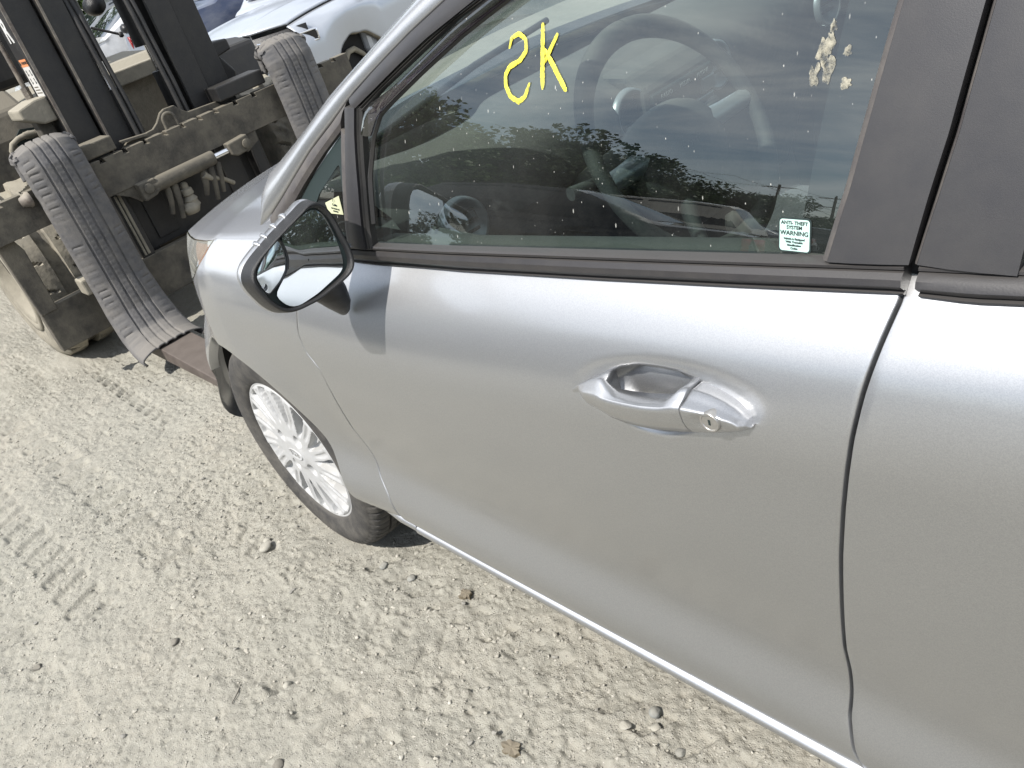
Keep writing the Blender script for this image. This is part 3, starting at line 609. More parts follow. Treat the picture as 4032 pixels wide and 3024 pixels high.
for i, x_ in enumerate(xs):
    rings.append(grip_ring(x_, low[i], rid[i], top[i], of[i], -.012 if root[i] else .010, float(F(x_, rid[i])), h_tp[i]))
grip = MB().loft(rings, True, True).build('door_handle', M['silver'], CAR)
xs = np.r_[np.linspace(-1.3712, -1.4300, 40), np.linspace(-1.4308, -1.4372, 16)]
low, top = hx('c_low', xs), hx('c_top', xs); of = h_of(xs)*np.interp(-xs, [1.43, 1.4372], [1, .35]); kr = np.interp(-xs, [1.3712, 1.395, 1.4124, 1.425, 1.4372], [.80, .80, .82, .80, .6]); rid = low+(top-low)*kr
rows = []
for i, x_ in enumerate(xs):
    g = np.array(grip_ring(x_, low[i], rid[i], top[i], of[i], -.012, float(F(x_, rid[i])), .30))
    g = resample(g, 60); d = np.hypot((x_+1.3955)/1.25, g[:, 2]-.8550); fr_ = g[:, 1] > float(F(x_, rid[i]))+.3*of[i]; g[:, 1] -= 0.0050*np.exp(-(d/.0105)**2.6)*fr_; rows.append(g)
cap = MB().grid([np.array(rows[0])*[1, 0, 1]+[0, float(F(-1.375, .86))-.01, 0]]+rows).build('handle_cap', M['silver'], CAR)
ly = float(F(-1.4024, .8591))+.0245
lk = MB().lathe([(-.012, .0118), (.0028, .0118), (.0040, .0108), (.0040, .0092), (.0030, .0086), (.0030, 0)], (-1.4024, ly, .8591), 1, 40).build('door_lock', M['lock_metal'], CAR, sharp=40)
MB().span((-1.4037, ly+.0024, .8558), (-1.4012, ly+.0034, .8622)).build('keyhole', M['ink'], lk)
# ---- yellow letters brushed on the glass
def brush(name, pts, wd, n=60):
    P = smoothpts(pts, n, 2); d = np.gradient(P, axis=0); d /= np.linalg.norm(d, axis=1, keepdims=True); nn = np.stack([-d[:, 1], d[:, 0]], 1)
    wv = wd*np.interp(np.linspace(0, 1, n), [0, .06, .2, .8, .95, 1], [.45, .85, 1, 1.1, .9, .4])*(1+.10*RNG.standard_normal(n))
    a_, b_ = P+nn*wv[:, None]/2, P-nn*wv[:, None]/2; A3 = np.array([a_, P, b_]); Q = sheet(A3[..., 0], A3[..., 1], G, -.0045); Q[1, :, 1] += .0012
    return MB().grid(Q).build(name, M['yellow_marker'], door_glass)
brush('painted_letter', BK['S'], .0052, 110)
kk = brush('painted_letter', BK['K1'], .0058)
brush('letter_arm', BK['K2'], .0046); brush('letter_leg', BK['K3'], .0056)
# ---- stickers and droppings
def rrect(c, w_, h_, r_, n=6):
    o = []
    for (sx, sy, a0) in ((1, 1, 0), (-1, 1, 90), (-1, -1, 180), (1, -1, 270)):
        for k_ in range(n+1):
            t_ = math.radians(a0+90*k_/n); o.append((c[0]+sx*(w_/2-r_)+r_*math.cos(t_), c[1]+sy*(h_/2-r_)+r_*math.sin(t_)))
    return o
sc_ = (-1.4600, 1.0195); sw, sh = .0300, .0280
sc_ = (float(np.mean(bx('sticker'))), float(np.mean(bz('sticker'))))
pts = rrect(sc_, sw, sh, .003); stick = MB().add([(x_, float(G(x_, z_))-.0050, z_) for x_, z_ in pts], [tuple(range(len(pts)))]).build('theft_sticker', M['sticker'], door_glass)
pts = rrect(sc_, sw+.003, sh+.003, .004); MB().add([(x_, float(G(x_, z_))-.0054, z_) for x_, z_ in pts], [tuple(range(len(pts)))]).build('sticker_border', M['ink'], stick)
for dz, s_, tx in ((.0110, .0046, 'ANTI- THEFT'), (.0070, .0046, 'SYSTEM'), (.0020, .0058, 'WARNING'), (-.0030, .0027, 'Vehicle is Equipped'), (-.0058, .0027, 'With Traceable'), (-.0086, .0027, 'Identification'), (-.0114, .0027, 'Codes')):
    z_ = sc_[1]+dz; text('lettering', tx, stick, (sc_[0], float(G(sc_[0], z_))-.0044, z_), (-1, 0, -.02), (0, -.25, 1), s_, M['ink'], .0001, bold=.00006)
for (cx, cz, r_, sq) in ((-1.4785, 1.1701, .0065, 1.5), (-1.4815, 1.1571, .0050, 2.2), (-1.4705, 1.1498, .0042, 2.0), (-1.5000, 1.1433, .0046, .9), (-1.4985, 1.1657, .0034, 1.2), (-1.4845, 1.1860, .0028, 1.6), (-1.483, 1.178, .0024, 1.3)):
    n_ = 26; rr_ = r_*(1+.30*np.convolve(RNG.standard_normal(n_+2), [.4,.7,.4], 'valid')).clip(.45, 1.5); o = [(cx+rr_[k_]*math.cos(2*math.pi*k_/n_), cz+sq*rr_[k_]*math.sin(2*math.pi*k_/n_)) for k_ in range(n_)]
    MB().add([(cx, float(G(cx, cz))-.0042, cz)]+[(a_, float(G(a_, b_))-.0052, b_) for a_, b_ in o], [(0, 1+k_, 1+(k_+1) % n_) for k_ in range(n_)], smooth=True).build('dropping', M['droppings'], door_glass)
# ---- door mirror
RIM = [(-0.7500,0.8535,1.0495),(-0.7514,0.8454,1.0443),(-0.7535,0.8380,1.0316),(-0.7555,0.8351,1.0161),(-0.7588,0.8339,0.9908),(-0.7616,0.8323,0.9693),(-0.7639,0.8350,0.9471),(-0.7645,0.8412,0.9373),(-0.7644,0.8515,0.9313),(-0.7633,0.8766,0.9259),(-0.7611,0.9115,0.9207),(-0.7583,0.9425,0.9217),(-0.7569,0.9580,0.9248),(-0.7549,0.9692,0.9323),(-0.7523,0.9789,0.9478),(-0.7488,0.9866,0.9717),(-0.7469,0.9888,0.9857),(-0.7458,0.9864,0.9959),(-0.7453,0.9779,1.0057),(-0.7456,0.9598,1.0151),(-0.7468,0.9277,1.0276),(-0.7480,0.8948,1.0385),(-0.7489,0.8766,1.0440),(-0.7493,0.8628,1.0498)]
BIG = [(-0.7503,0.8631,1.0405),(-0.7517,0.8527,1.0366),(-0.7529,0.8466,1.0302),(-0.7550,0.8431,1.0159),(-0.7591,0.8439,0.9812),(-0.7619,0.8474,0.9562),(-0.7629,0.8531,0.9441),(-0.7628,0.8612,0.9393),(-0.7602,0.9068,0.9296),(-0.7579,0.9394,0.9275),(-0.7568,0.9504,0.9303),(-0.7551,0.9585,0.9377),(-0.7524,0.9659,0.9549),(-0.7522,0.9646,0.9586),(-0.7522,0.9472,0.9699),(-0.7523,0.9314,0.9794),(-0.7517,0.9248,0.9890),(-0.7500,0.9203,1.0055),(-0.7480,0.9205,1.0212),(-0.7477,0.9184,1.0257),(-0.7483,0.8996,1.0324)]
SMALL = [(-0.7472,0.9270,1.0237),(-0.7482,0.9219,1.0190),(-0.7499,0.9221,1.0047),(-0.7513,0.9250,0.9919),(-0.7522,0.9333,0.9788),(-0.7520,0.9484,0.9706),(-0.7511,0.9724,0.9626),(-0.7496,0.9768,0.9709),(-0.7471,0.9780,0.9901),(-0.7468,0.9718,0.9984),(-0.7467,0.9554,1.0100),(-0.7469,0.9345,1.0208)]
def closed(P, n, k=2):
    P = np.array(P); P = np.concatenate([P, P[:1]]); Q = resample(P, n+1)[:-1]
    for _ in range(k): Q = .25*np.roll(Q, 1, 0)+.5*Q+.25*np.roll(Q, -1, 0)
    return Q
mc = np.array([-.86, .958, 1.022]); mn = np.array([-.99, .08, .12]); mn /= np.linalg.norm(mn)
NR = 96; rim = closed(RIM, NR, 3); cen = rim.mean(0)
def off(P, sc, d): return cen+(P-cen)*sc-mn*d
MIR = MB().loft([off(rim, .90, .014), off(rim, .915, .004), off(rim, .945, -.001), off(rim, .985, .000), off(rim, 1.0, .004), off(rim, 1.02, .014), off(rim, 1.045, .036), off(rim, 1.03, .040)], True, False).build('side_mirror', M['black_plastic'], CAR)
fw = np.array([1., 0., 0.])
hs_ = []
for d, sc, dy, dz in ((.036, 1.02, 0, 0), (.0385, 1.05, 0, 0), (.048, 1.065, -.001, .0), (.062, 1.04, -.003, .001), (.078, .93, -.006, .001), (.092, .76, -.009, .001), (.101, .50, -.011, 0), (.104, .02, -.012, 0)):
    q = off(rim, sc, d)+np.array([0, dy, dz]); hs_.append(q)
MB().loft(hs_, True, False).build('mirror_housing', M['silver'], MIR)
for k_, tpos in enumerate((.845, .885, .925, .962)):   # stepped ribs along the top of the cap
    i = int(tpos*NR)-4; a_ = hs_[2][i % NR]; up_ = (a_-cen); up_ -= mn*(up_@mn); up_ /= np.linalg.norm(up_)
    q = [hs_[j][i % NR]+up_*e for j, e in ((0, -.001), (1, .0005), (2, .001), (3, .0), (4, -.003))]
    MB().tube([tuple(v) for v in smoothpts(q, 14)], list(np.interp(np.linspace(0, 1, 14), [0, .2, .7, 1], [.0020, .0040, .0036, .001])), 10).build('mirror_rib', M['silver'], MIR)
MB().loft([off(rim, .93, .012), off(rim, .60, .0125), off(rim, .02, .0125)], True, False).build('mirror_backing', M['ink'], MIR)
MG = Vector((-.993, .02, .118)).normalized()
def pane(name, poly, nrm, bulge, d):
    Q = closed(poly, 60, 1); Q = Q-mn*d; c = Q.mean(0); nv = np.array(nrm); rows = []
    for s_ in (1.0, .8, .6, .4, .2, .02):
        q = c+(Q-c)*s_; q = q-nv*((q-c)@nv)[:, None]; rows.append(q+nv*bulge*(1-s_*s_))
    return MB().loft(rows, True, False).build(name, M['mirror'], MIR)
pane('mirror_glass', BIG, MG, .0004, .0085)
pane('blind_spot_glass', SMALL, Vector((-.9945, -.02, .095)).normalized(), .0016, .0085)
Q = closed(SMALL, 60, 1); rows = [cen+(Q-Q.mean(0))*s_+(Q.mean(0)-cen)-mn*d for s_, d in ((1.0, .010), (1.03, .0065), (1.08, .0065), (1.12, .0105))]
MB().loft(rows, True, False).build('mirror_divider', M['black_plastic'], MIR)
ft = []
for (cx, cy, cz, rx, ry) in ((-.700, .880, .965, .030, .034), (-.698, .877, .935, .034, .034), (-.692, .865, .905, .033, .030), (-.680, .852, .877, .026, .022), (-.668, .843, .855, .016, .013), (-.662, .839, .843, .007, .007), (-.660, .838, .840, .002, .002)):
    ft.append([(cx+rx*math.cos(q), cy+ry*math.sin(q), cz+.4*rx*math.cos(q)) for q in np.linspace(0, 2*math.pi, 24, endpoint=False)])
MB().loft(ft, True, True).build('mirror_foot', M['black_plastic'], MIR)
mirrored(MIR)
# ---- wheels
def road_wheel(cx, name='wheel'):
    y0 = .715; hw = .0925
    prof = [(.075, .200), (.083, .2055), (.087, .214), (.0905, .228), (.0925, .245), (.0915, .262), (.0875, .275), (.0865, .276), (.0835, .2835), (.078, .2905), (.070, .2955), (.060, .2985), (.046, .2997), (.0435, .2997), (.0425, .2925), (.0365, .2925), (.0355, .3002), (.017, .3005), (.016, .293), (.010, .293), (.009, .3005)]
    prof = prof+[(-a_, r_) for a_, r_ in prof[::-1]]
    nphi = 432; rows = []
    for k_ in range(nphi):
        ph = 2*math.pi*k_/nphi; row = []
        for a_, r_ in prof:
            r2 = r_
            if r_ > .282 and abs(a_) > .044 and (k_ % 6) == (0 if a_ > 0 else 3): r2 -= .006 if r_ < .298 else .005
            if abs(a_) < .0365 and r_ > .299 and (k_+int(abs(a_)*400)) % 9 == 0: r2 -= .003
            row.append((cx+r2*math.cos(ph), y0+a_, .30+r2*math.sin(ph)))
        rows.append(row)
    rows.append(rows[0])
    ty = MB().grid(rows).build(name, M['tyre'], CAR, sharp=50)
    NP, NRr = 364, 44; rs = np.linspace(.012, .2035, NRr); ph = np.linspace(0, 2*np.pi, NP+1)[:, None]; r = rs[None, :]
    sm = lambda e0, e1, v: (lambda t_: t_*t_*(3-2*t_))(np.clip((v-e0)/(e1-e0), 0, 1))
    base = .084-.010*sm(.19, .205, r)+.003*np.cos(np.clip(r/.2, 0, 1)*np.pi/2)+.004*sm(.05, .04, r)
    n_ = 15; wob = ph*n_+(r-.1)*14.0; sp = .5+.5*np.cos(wob)
    wide = np.interp(r, [.09, .12, .17, .188], [.15, .42, .66, .70])
    pocket = sm(0, .22, wide-sp)*sm(.088, .112, r)*sm(.1935, .184, r)
    alt = (np.floor((ph*n_+np.pi)/(2*np.pi)) % 2)
    alt = (np.floor((wob+np.pi)/(2*np.pi)) % 2); rim2 = .5+.5*np.cos(wob*2); depth = (.014+.006*alt)*pocket+.004*sm(.55, .95, rim2)*sm(.10, .13, r)*sm(.192, .18, r)*(1-pocket)
    hole = (pocket > .93)*(r > .122)*(r < .178)*(alt > .5)*(np.floor((wob+np.pi)/(2*np.pi)) % 3 != 1)
    lugs = sum(sm(.018, .012, np.hypot(r*np.cos(ph)-.062*math.cos(t_), r*np.sin(ph)-.062*math.sin(t_))) for t_ in np.radians([40, 130, 220, 310]))
    depth = depth+.010*lugs+hole*.03
    A = np.stack([cx+r*np.cos(ph), y0+base-depth, .30+r*np.sin(ph)], -1)
    mb = MB(); mb.grid(A)
    fm = hole[:-1, :-1] & hole[1:, 1:]; mb.mi = [1 if v else 0 for v in fm.ravel()]
    cv = mb.build('wheel_cover', [M['hubcap'], M['ink']], ty, sharp=40)
    MB().lathe([(-.002, .2035), (.004, .2045), (.006, .2015), (.004, .1975), (.000, .196)], (cx, y0+.074, .30), 1, 96).build('cover_rim', M['hubcap'], ty)
    ov = [(cx+.034*math.cos(q), .30+.0155*math.sin(q)) for q in np.linspace(0, 2*math.pi, 40, endpoint=False)]
    yo = y0+.0915; rr = [[(cx+(x_-cx)*s_, yo+d, .30+(z_-.30)*s_) for x_, z_ in ov] for s_, d in ((1, -.006), (1, .0015), (.92, .002), (.86, .0006), (.02, .0006))]
    MB().loft(rr, True).build('cover_badge', M['hubcap'], ty)
    text('lettering', 'Ford', ty, (cx, yo+.0012, .30), (-1, 0, 0), (0, 0, 1), .021, M['chrome'], .0008)
    MB().lathe([(.05, .197), (.03, .19), (.0, .185), (-.05, .185)], (cx, y0, .30), 1, 40).build('wheel_rim', M['dark'], ty)
    return ty
W1 = road_wheel(0.); mirrored(W1)
W2 = W1.copy(); COL.objects.link(W2); W2.parent = CAR; W2.matrix_parent_inverse = W1.matrix_parent_inverse.copy(); W2.location.x = -2.489
for ch in W1.children:
    c = ch.copy(); COL.objects.link(c); c.parent = W2; c.matrix_parent_inverse = ch.matrix_parent_inverse.copy()
mirrored(W2)
# ---- cabin
prof = [(-.30, .945), (-.42, .975), (-.55, .985), (-.62, .975), (-.675, .945), (-.70, .91), (-.695, .86), (-.66, .80), (-.60, .70), (-.56, .60), (-.50, .45)]
yy = np.linspace(-.70, .70, 57); rows = []
for y_ in yy:
    hump = math.exp(-((y_-.36)/.17)**4); cons = math.exp(-((y_)/.13)**4)
    rows.append([(x_-(.09*hump if z_ > .85 else .02*hump)-.03*cons*(z_ < .93), y_, z_+.045*hump*max(0, 1-abs(x_+.60)/.16)) for x_, z_ in prof])
dash = MB().grid(rows).build('dashboard', M['dash'], CAR, sharp=50)
for y_, z_ in ((.60, .885), (-.60, .885), (.14, .90), (-.14, .90)):
    MB().lathe([(.0, .052), (-.014, .050), (-.014, .043), (.004, .040), (.004, 0)], (-.715, y_, z_), 0, 32).build('air_vent', [M['dash_silver']], dash)
    u = MB(); [u.span((-.716, y_-.038, z_+k_*.018-.002), (-.708, y_+.038, z_+k_*.018+.002)) for k_ in (-1, 0, 1)]; u.build('vent_vane', M['dash'], dash)
cons = MB()
cons.prism([(-.74, .93), (-.70, .965), (-.60, .97), (-.60, .62), (-.68, .62), (-.73, .80)], 1, -.115, .115); stack = cons.build('centre_stack', M['dash'], CAR, bevel=.012)
def tiltpt(v, w, d=.0):   # face of the stack: v down 0..1, w across
    a_, b_ = np.array([-.745, 0, .925]), np.array([-.728, 0, .79]); q = a_+(b_-a_)*v; return (q[0]-d, w, q[2])
for (v0, v1, w0, w1, mt_) in ((.02, .16, -.10, .10, 'ink'), (.20, .42, -.105, -.06, 'dash_silver'), (.20, .42, .06, .105, 'dash_silver'), (.46, .60, -.10, -.035, 'dash_silver'), (.46, .60, .035, .10, 'dash_silver'), (.66, .74, -.10, .10, 'dash_silver'), (.80, .88, -.10, .10, 'dash_silver')):
    a_ = [tiltpt(v0, w0, .003), tiltpt(v0, w1, .003), tiltpt(v1, w1, .006), tiltpt(v1, w0, .006)]; b_ = [(x_+.02, y_, z_) for x_, y_, z_ in a_]
    MB().add(a_+b_, [(0,1,2,3),(4,7,6,5),(0,4,5,1),(1,5,6,2),(2,6,7,3),(3,7,4,0)]).build('control_panel' if mt_ != 'ink' else 'radio_display', M[mt_], stack, bevel=.003)
MB().lathe([(-.02, .021), (-.02, .0), ], tiltpt(.52, 0), 0, 24).build('radio_knob', M['chrome'], stack)
for v_, w_, tx in ((.10, .06, 'RADIO'), (.10, 0, 'MEDIA'), (.10, -.06, 'PHONE'), (.70, -.03, 'MENU')):
    text('lettering', tx, stack, tiltpt(v_, w_, .0065), (0, -1, 0), (-.1, 0, 1), .012, M['white_ink'], .0002)
MB().prism([(-.62, .62), (-.66, .50), (-1.45, .48), (-1.45, .28), (-.5, .28), (-.5, .62)], 1, -.10, .10).build('centre_console', M['dash'], CAR, bevel=.02)
MB().tube([(-.80, .0, .48), (-.81, .0, .60)], .012).build('gear_lever', M['dash'], CAR); 
MB().lathe([(-.03, .0), (-.028, .016), (0, .020), (.02, .017), (.03, 0)], (-.812, 0, .61), 2, 20).build('gear_knob', M['dash'], CAR)
# steering wheel
sc0 = Vector((-1.015, .36, .945)); ax_ = Vector((-.90, 0, .43)).normalized(); up_ = Vector((.43, 0, .90)).normalized(); rt_ = Vector((0, 1, 0))
def SWp(r_, t_, d=0.): return sc0+up_*(r_*math.cos(t_))+rt_*(r_*math.sin(t_))+ax_*d
sw = MB(); sw.tube([SWp(.183, t_) for t_ in np.linspace(0, 2*math.pi, 73)], [.0155+.003*math.cos(2*t_) for t_ in np.linspace(0, 2*math.pi, 73)], 14, caps=False)
wheel = sw.build('steering_wheel', M['dash'], CAR)
hub = [[SWp(r_*(1+.18*math.cos(2*(t_-math.pi/2))), t_, d)-up_*.012 for t_ in np.linspace(0, 2*math.pi, 48, endpoint=False)] for r_, d in ((.088, -.045), (.092, -.02), (.084, -.004), (.06, .006), (.03, .010), (.001, .011))]
MB().loft(hub, True).build('airbag_cover', M['dash'], wheel)
for t_, wd in ((math.pi/2, .022), (-math.pi/2, .022), (math.pi*.86, .016), (-math.pi*.86, .016)):
    a_, b_ = SWp(.07, t_, -.02), SWp(.178, t_, -.004); MB().tube([a_, (a_+b_)/2-ax_*.006, b_], [wd, wd*.8, wd*.7], 10).build('wheel_spoke', M['dash_silver'] if abs(t_) < 2 else M['dash'], wheel)
text('lettering', 'Ford', wheel, SWp(.012, math.pi, .0125), (0, -1, 0), up_, .022, M['interior'], .0004)
MB().tube([sc0-ax_*.01, sc0-ax_*.25], [.05, .045], 16).build('steering_column', M['dash'], CAR)
MB().tube([sc0-ax_*.06+rt_*.05, sc0-ax_*.07+rt_*.19+up_*.02], [.008, .011], 10).build('column_stalk', M['dash'], CAR)
MB().tube([sc0-ax_*.06-rt_*.05, sc0-ax_*.07-rt_*.19+up_*.02], [.008, .011], 10).build('column_stalk', M['dash'], CAR)
# seats
def seat(y_):
    b = [[(x_, y_+w_*.25*(1-.06*abs(w_)), z_+.035*abs(w_)**3) for w_ in np.linspace(-1, 1, 13)] for x_, z_ in ((-1.02, .36), (-1.0, .44), (-1.08, .475), (-1.3, .455), (-1.52, .44), (-1.56, .40))]
    st = MB().grid(b).build('seat', M['seat'], CAR, solid=.10)
    bk = [[(x_-.03*(1-abs(w_)**3)+.05, y_+w_*.24*(1-.25*max(0, (z_-.85)/.3)), z_) for w_ in np.linspace(-1, 1, 13)] for x_, z_ in ((-1.56, .42), (-1.63, .55), (-1.72, .75), (-1.81, .95), (-1.86, 1.04), (-1.88, 1.07))]
    MB().grid(bk).build('seat_back', M['seat'], st, solid=.11)
    MB().box((-1.90, y_, 1.17), (.10, .26, .17), Euler((0, -.2, 0)).to_matrix()).build('head_restraint', M['seat'], st, bevel=.04, seg=4)
seat(.36); seat(-.36)
# passenger door lining with pull handle and speaker
X, Z_ = np.meshgrid(np.linspace(-1.55, -.56, 40), np.linspace(.36, .95, 24), indexing='ij')
lin = MB().grid(np.stack([X, -(F(X, Z_)-.075+.045*np.exp(-((Z_-.72)/.07)**2)), Z_], -1)).build('passenger_door_lining', M['interior'], CAR)
MB().tube([(-.78, -.705, .80), (-.80, -.675, .82), (-1.0, -.665, .83), (-1.12, -.69, .81)], [.012, .014, .014, .012], 10).build('pull_handle', M['dash_silver'], lin)
MB().tube([(-.66+.12*math.cos(q), -.735, .86+.032*math.sin(q)) for q in np.linspace(0, 2*math.pi, 33)], .006, 8, caps=False).build('handle_surround', M['dash_silver'], lin)
MB().lathe([(.0, .075), (.012, .072), (.012, .0)], (-.72, -.745, .50), 1, 30).build('door_speaker', M['dash'], lin)
X, Z_ = np.meshgrid(np.linspace(-1.55, -.56, 30), np.linspace(.36, .93, 16), indexing='ij')
MB().grid(np.stack([X, (F(X, Z_)-.075+.045*np.exp(-((Z_-.72)/.07)**2)), Z_], -1)).build('driver_door_lining', M['interior'], CAR)
X = np.linspace(-1.52, -.72, 30); MB().grid([np.stack([X, G(X, glass_lo(X))-d, glass_lo(X)+h_], 1) for d, h_ in ((.018, -.012), (.022, -.004), (.06, -.010), (.10, -.03))]).build('door_top_lining', M['dash'], CAR)
MB().tube([(-.93, -.02, 1.285), (-.95, -.02, 1.31)], .01).build('mirror_stem', M['dash'], CAR)
MB().box((-.97, -.02, 1.27), (.03, .23, .06), Euler((0, .2, .1)).to_matrix()).build('rear_view_mirror', M['black_plastic'], CAR, bevel=.012)
# ================================================================== the forklift
M['lift_black'] = plain('lift_black_paint', (.013, .013, .014), .5, c2=(.02, .019, .018), sc=9, dust=.06, dustc=(.22, .195, .15), bump=.25, bsc=120)
M['lift_dusty'] = plain('lift_dusty_steel', (.045, .042, .036), .8, c2=(.085, .076, .062), sc=6, dust=.5, dustc=(.24, .215, .165), bump=.4, bsc=90, p=(.35, .6))
M['lift_beige'] = plain('lift_beige_dust', (.30, .275, .22), .9, c2=(.24, .22, .175), sc=8, dust=.8, dustc=(.38, .35, .28), bump=.4, bsc=60)
M['lift_steel'] = plain('worn_steel', (.20, .185, .165), .5, .3, c2=(.13, .10, .085), sc=16, dust=.6, dustc=(.40, .36, .29), bump=.25, bsc=60)
M['bumper_tyre'] = plain('dusty_tread', (.10, .099, .103), .75, c2=(.135, .132, .134), sc=10, dust=.45, dustc=(.27, .25, .22), bump=.3, bsc=260)
M['drive_tyre'] = plain('muddy_tyre', (.12, .115, .10), .9, c2=(.20, .185, .155), sc=8, dust=.8, dustc=(.40, .365, .29), bump=.8, bsc=45, p=(.3, .55))
M['warn_orange'] = plain('warning_orange', (.80, .30, .12), .6, c2=(.75, .33, .16)); M['warn_white'] = plain('warning_white', (.72, .71, .68), .6, dust=.15)
M['fork_steel'] = plain('fork_steel', (.13, .105, .095), .5, .2, c2=(.075, .058, .052), sc=14, dust=.16, dustc=(.34, .30, .25), bump=.2, bsc=80)
LIFT = thing('forklift', 'dusty black forklift standing with its forks under the silver hatchback', 'forklift', (2.6, 0, 0))
def part(name, mb, mat, parent=None, **k): return mb.build(name, M[mat], parent or LIFT, **k)
# upper carriage bar with notches along its top edge
def bar_poly(y0, y1, zb_, zt, notch):
    P = [(y0, zb_), (y1, zb_), (y1, zt)]; d = -1 if y1 < y0 else 1
    for y_ in sorted(notch, reverse=True) if y1 > y0 else sorted(notch):
        P += [(y_+.009*d, zt), (y_+.009*d, zt-.006), (y_+.014*d, zt-.017), (y_-.014*d, zt-.017), (y_-.009*d, zt-.006), (y_-.009*d, zt)]
    P.append((y0, zt)); return P
cb = part('carriage_bar', MB().prism(bar_poly(-.985, .845, .675, .826, [.76, .66, .56, .46, .318, .212, .114, .023, -.065, -.151, -.236, -.338, -.437, -.62, -.72, -.82, -.90]), 0, 2.045, 2.095), 'lift_dusty', bevel=.002)
part('carriage_lower_bar', MB().prism([(-.88, .175), (.835, .175), (.835, .37), (-.88, .37)], 0, 2.09, 2.14), 'lift_dusty', bevel=.004)
part('carriage_side_plate', MB().prism([(.765, .35), (.835, .35), (.845, .68), (.775, .68), (.755, .62)], 0, 2.085, 2.125), 'lift_dusty', bevel=.004)
part('carriage_side_plate', MB().span((2.09, -.88, .36), (2.13, -.80, .68)), 'lift_dusty', bevel=.004)
part('carriage_post', MB().span((2.10, .285, .36), (2.26, .345, .68)), 'lift_black', bevel=.006)
part('carriage_post', MB().span((2.10, -.40, .36), (2.26, -.34, .68)), 'lift_black', bevel=.006)
part('carriage_rib', MB().span((2.095, .305, .38), (2.105, .318, .66)), 'lift_beige', bevel=.002)
part('carriage_rib', MB().span((2.090, .325, .38), (2.105, .334, .66)), 'lift_beige', bevel=.002)
part('carriage_plate', MB().span((2.18, -.34, .37), (2.20, .285, .68)), 'lift_black')
part('carriage_block', MB().span((2.05, .235, .838), (2.17, .378, .898)), 'lift_dusty', bevel=.006)
part('carriage_block', MB().span((2.05, -.525, .845), (2.17, -.278, .908)), 'lift_black', bevel=.006)
# curved plate behind the bar and U-shaped staple
part('guard_plate', MB().prism([(.20, .82), (.17, .838), (.088, .842), (.040, .845), (.012, .862), (-.020, .895), (-.044, .904), (-.093, .902), (-.112, .876), (-.140, .855), (-.20, .852), (-.28, .848), (-.30, .82)], 0, 2.105, 2.125), 'lift_dusty', bevel=.003)
part('staple', MB().tube([(2.075, -.004, .80)]+[(2.075, -.033+.026*math.cos(t_), .862+.026*math.sin(t_)) for t_ in np.linspace(0, math.pi, 14)]+[(2.075, -.062, .80)], .0075, 10), 'lift_dusty')
part('guard_angle', MB().box((2.09, .14, .845), (.03, .12, .012), Euler((.10, 0, 0)).to_matrix()), 'lift_dusty', bevel=.002)
# forks
def fork(y_, name='fork'):
    p_ = [(2.045, .86), (2.045, .10), (2.02, .055), (1.97, .035), (1.0, .022), (.62, .02), (.62, .03), (1.0, .052), (1.85, .098), (1.93, .108), (1.98, .14), (1.985, .86)]
    return part(name, MB().prism(p_, 1, y_-.075, y_+.075), 'fork_steel', bevel=.005)
fork(.485); fork(-.655)
# side-shift cylinder slung under the bar
sc1 = part('shift_cylinder', MB().tube([(2.02, .195, .648), (2.02, -.115, .650), (2.02, -.122, .650)], [.032, .032, .030], 28), 'lift_dusty', sharp=40)
part('cylinder_rod', MB().tube([(2.02, -.12, .650), (2.02, -.215, .651)], .0145, 20), 'chrome', sc1)
part('rod_clevis', MB().prism([(-.197, .68), (-.302, .688), (-.305, .62), (-.225, .614), (-.200, .628)], 0, 1.99, 2.045), 'lift_dusty', sc1, bevel=.006)
part('cylinder_lug', MB().prism([(.25, .682), (.17, .682), (.165, .628), (.19, .612), (.246, .605)], 0, 1.99, 2.045), 'lift_dusty', sc1, bevel=.006)
for y_, z_ in ((.213, .652), (-.283, .650)): part('pivot_bolt', MB().lathe([(.01, .021), (-.008, .021), (-.010, .016), (-.010, 0)], (1.988, y_, z_), 0, 24), 'lift_dusty', sc1, sharp=40)
part('lug_plate', MB().prism([(-.26, .69), (-.375, .69), (-.372, .63), (-.30, .60)], 0, 2.05, 2.07), 'lift_dusty', sc1)
part('gusset_plate', MB().prism([(.34, .675), (.17, .676), (.20, .64), (.245, .60), (.28, .64)], 0, 2.05, 2.075), 'lift_dusty', sc1)
for y_, z_, dz, r_ in ((.125, .60, -.10, .012), (.09, .605, -.14, .013), (-.055, .60, -.09, .014), (-.095, .61, -.14, .012), (-.135, .62, -.13, .012)):
    part('hose_fitting', MB().tube([(2.03, y_, .625), (2.03, y_+.004, z_), (2.035, y_+.012, z_+dz*.5), (2.05, y_+.025, z_+dz)], [r_*.8, r_*1.25, r_, r_*.85], 12), 'lift_dusty', sc1)
part('hose', MB().tube([(2.02, -.045, .60), (2.03, -.07, .575), (2.05, -.13, .545), (2.07, -.18, .50)], [.016, .013, .010, .010], 12), 'lift_beige', sc1)
part('grease_valve', MB().lathe([(-.05, .035), (-.03, .028), (-.02, .033), (.0, .020), (.005, .028), (.03, .026), (.035, .016), (.05, .018), (.06, .012), (.065, 0)], (2.06, .045, .54), 2, 14), 'lift_beige', sc1, sharp=50)
part('mud_clump', MB().lathe([(-.03, 0), (-.028, .03), (0, .045), (.02, .03), (.03, 0)], (2.06, .06, .49), 2, 9), 'lift_beige', sc1)
for y_, z_, k_ in ((.19, .20, 3),):
    for q in range(3): part('lower_hook', MB().span((2.04, y_-.05*q, .12), (2.11, y_-.05*q+.012, .185)), 'lift_beige', bevel=.003)
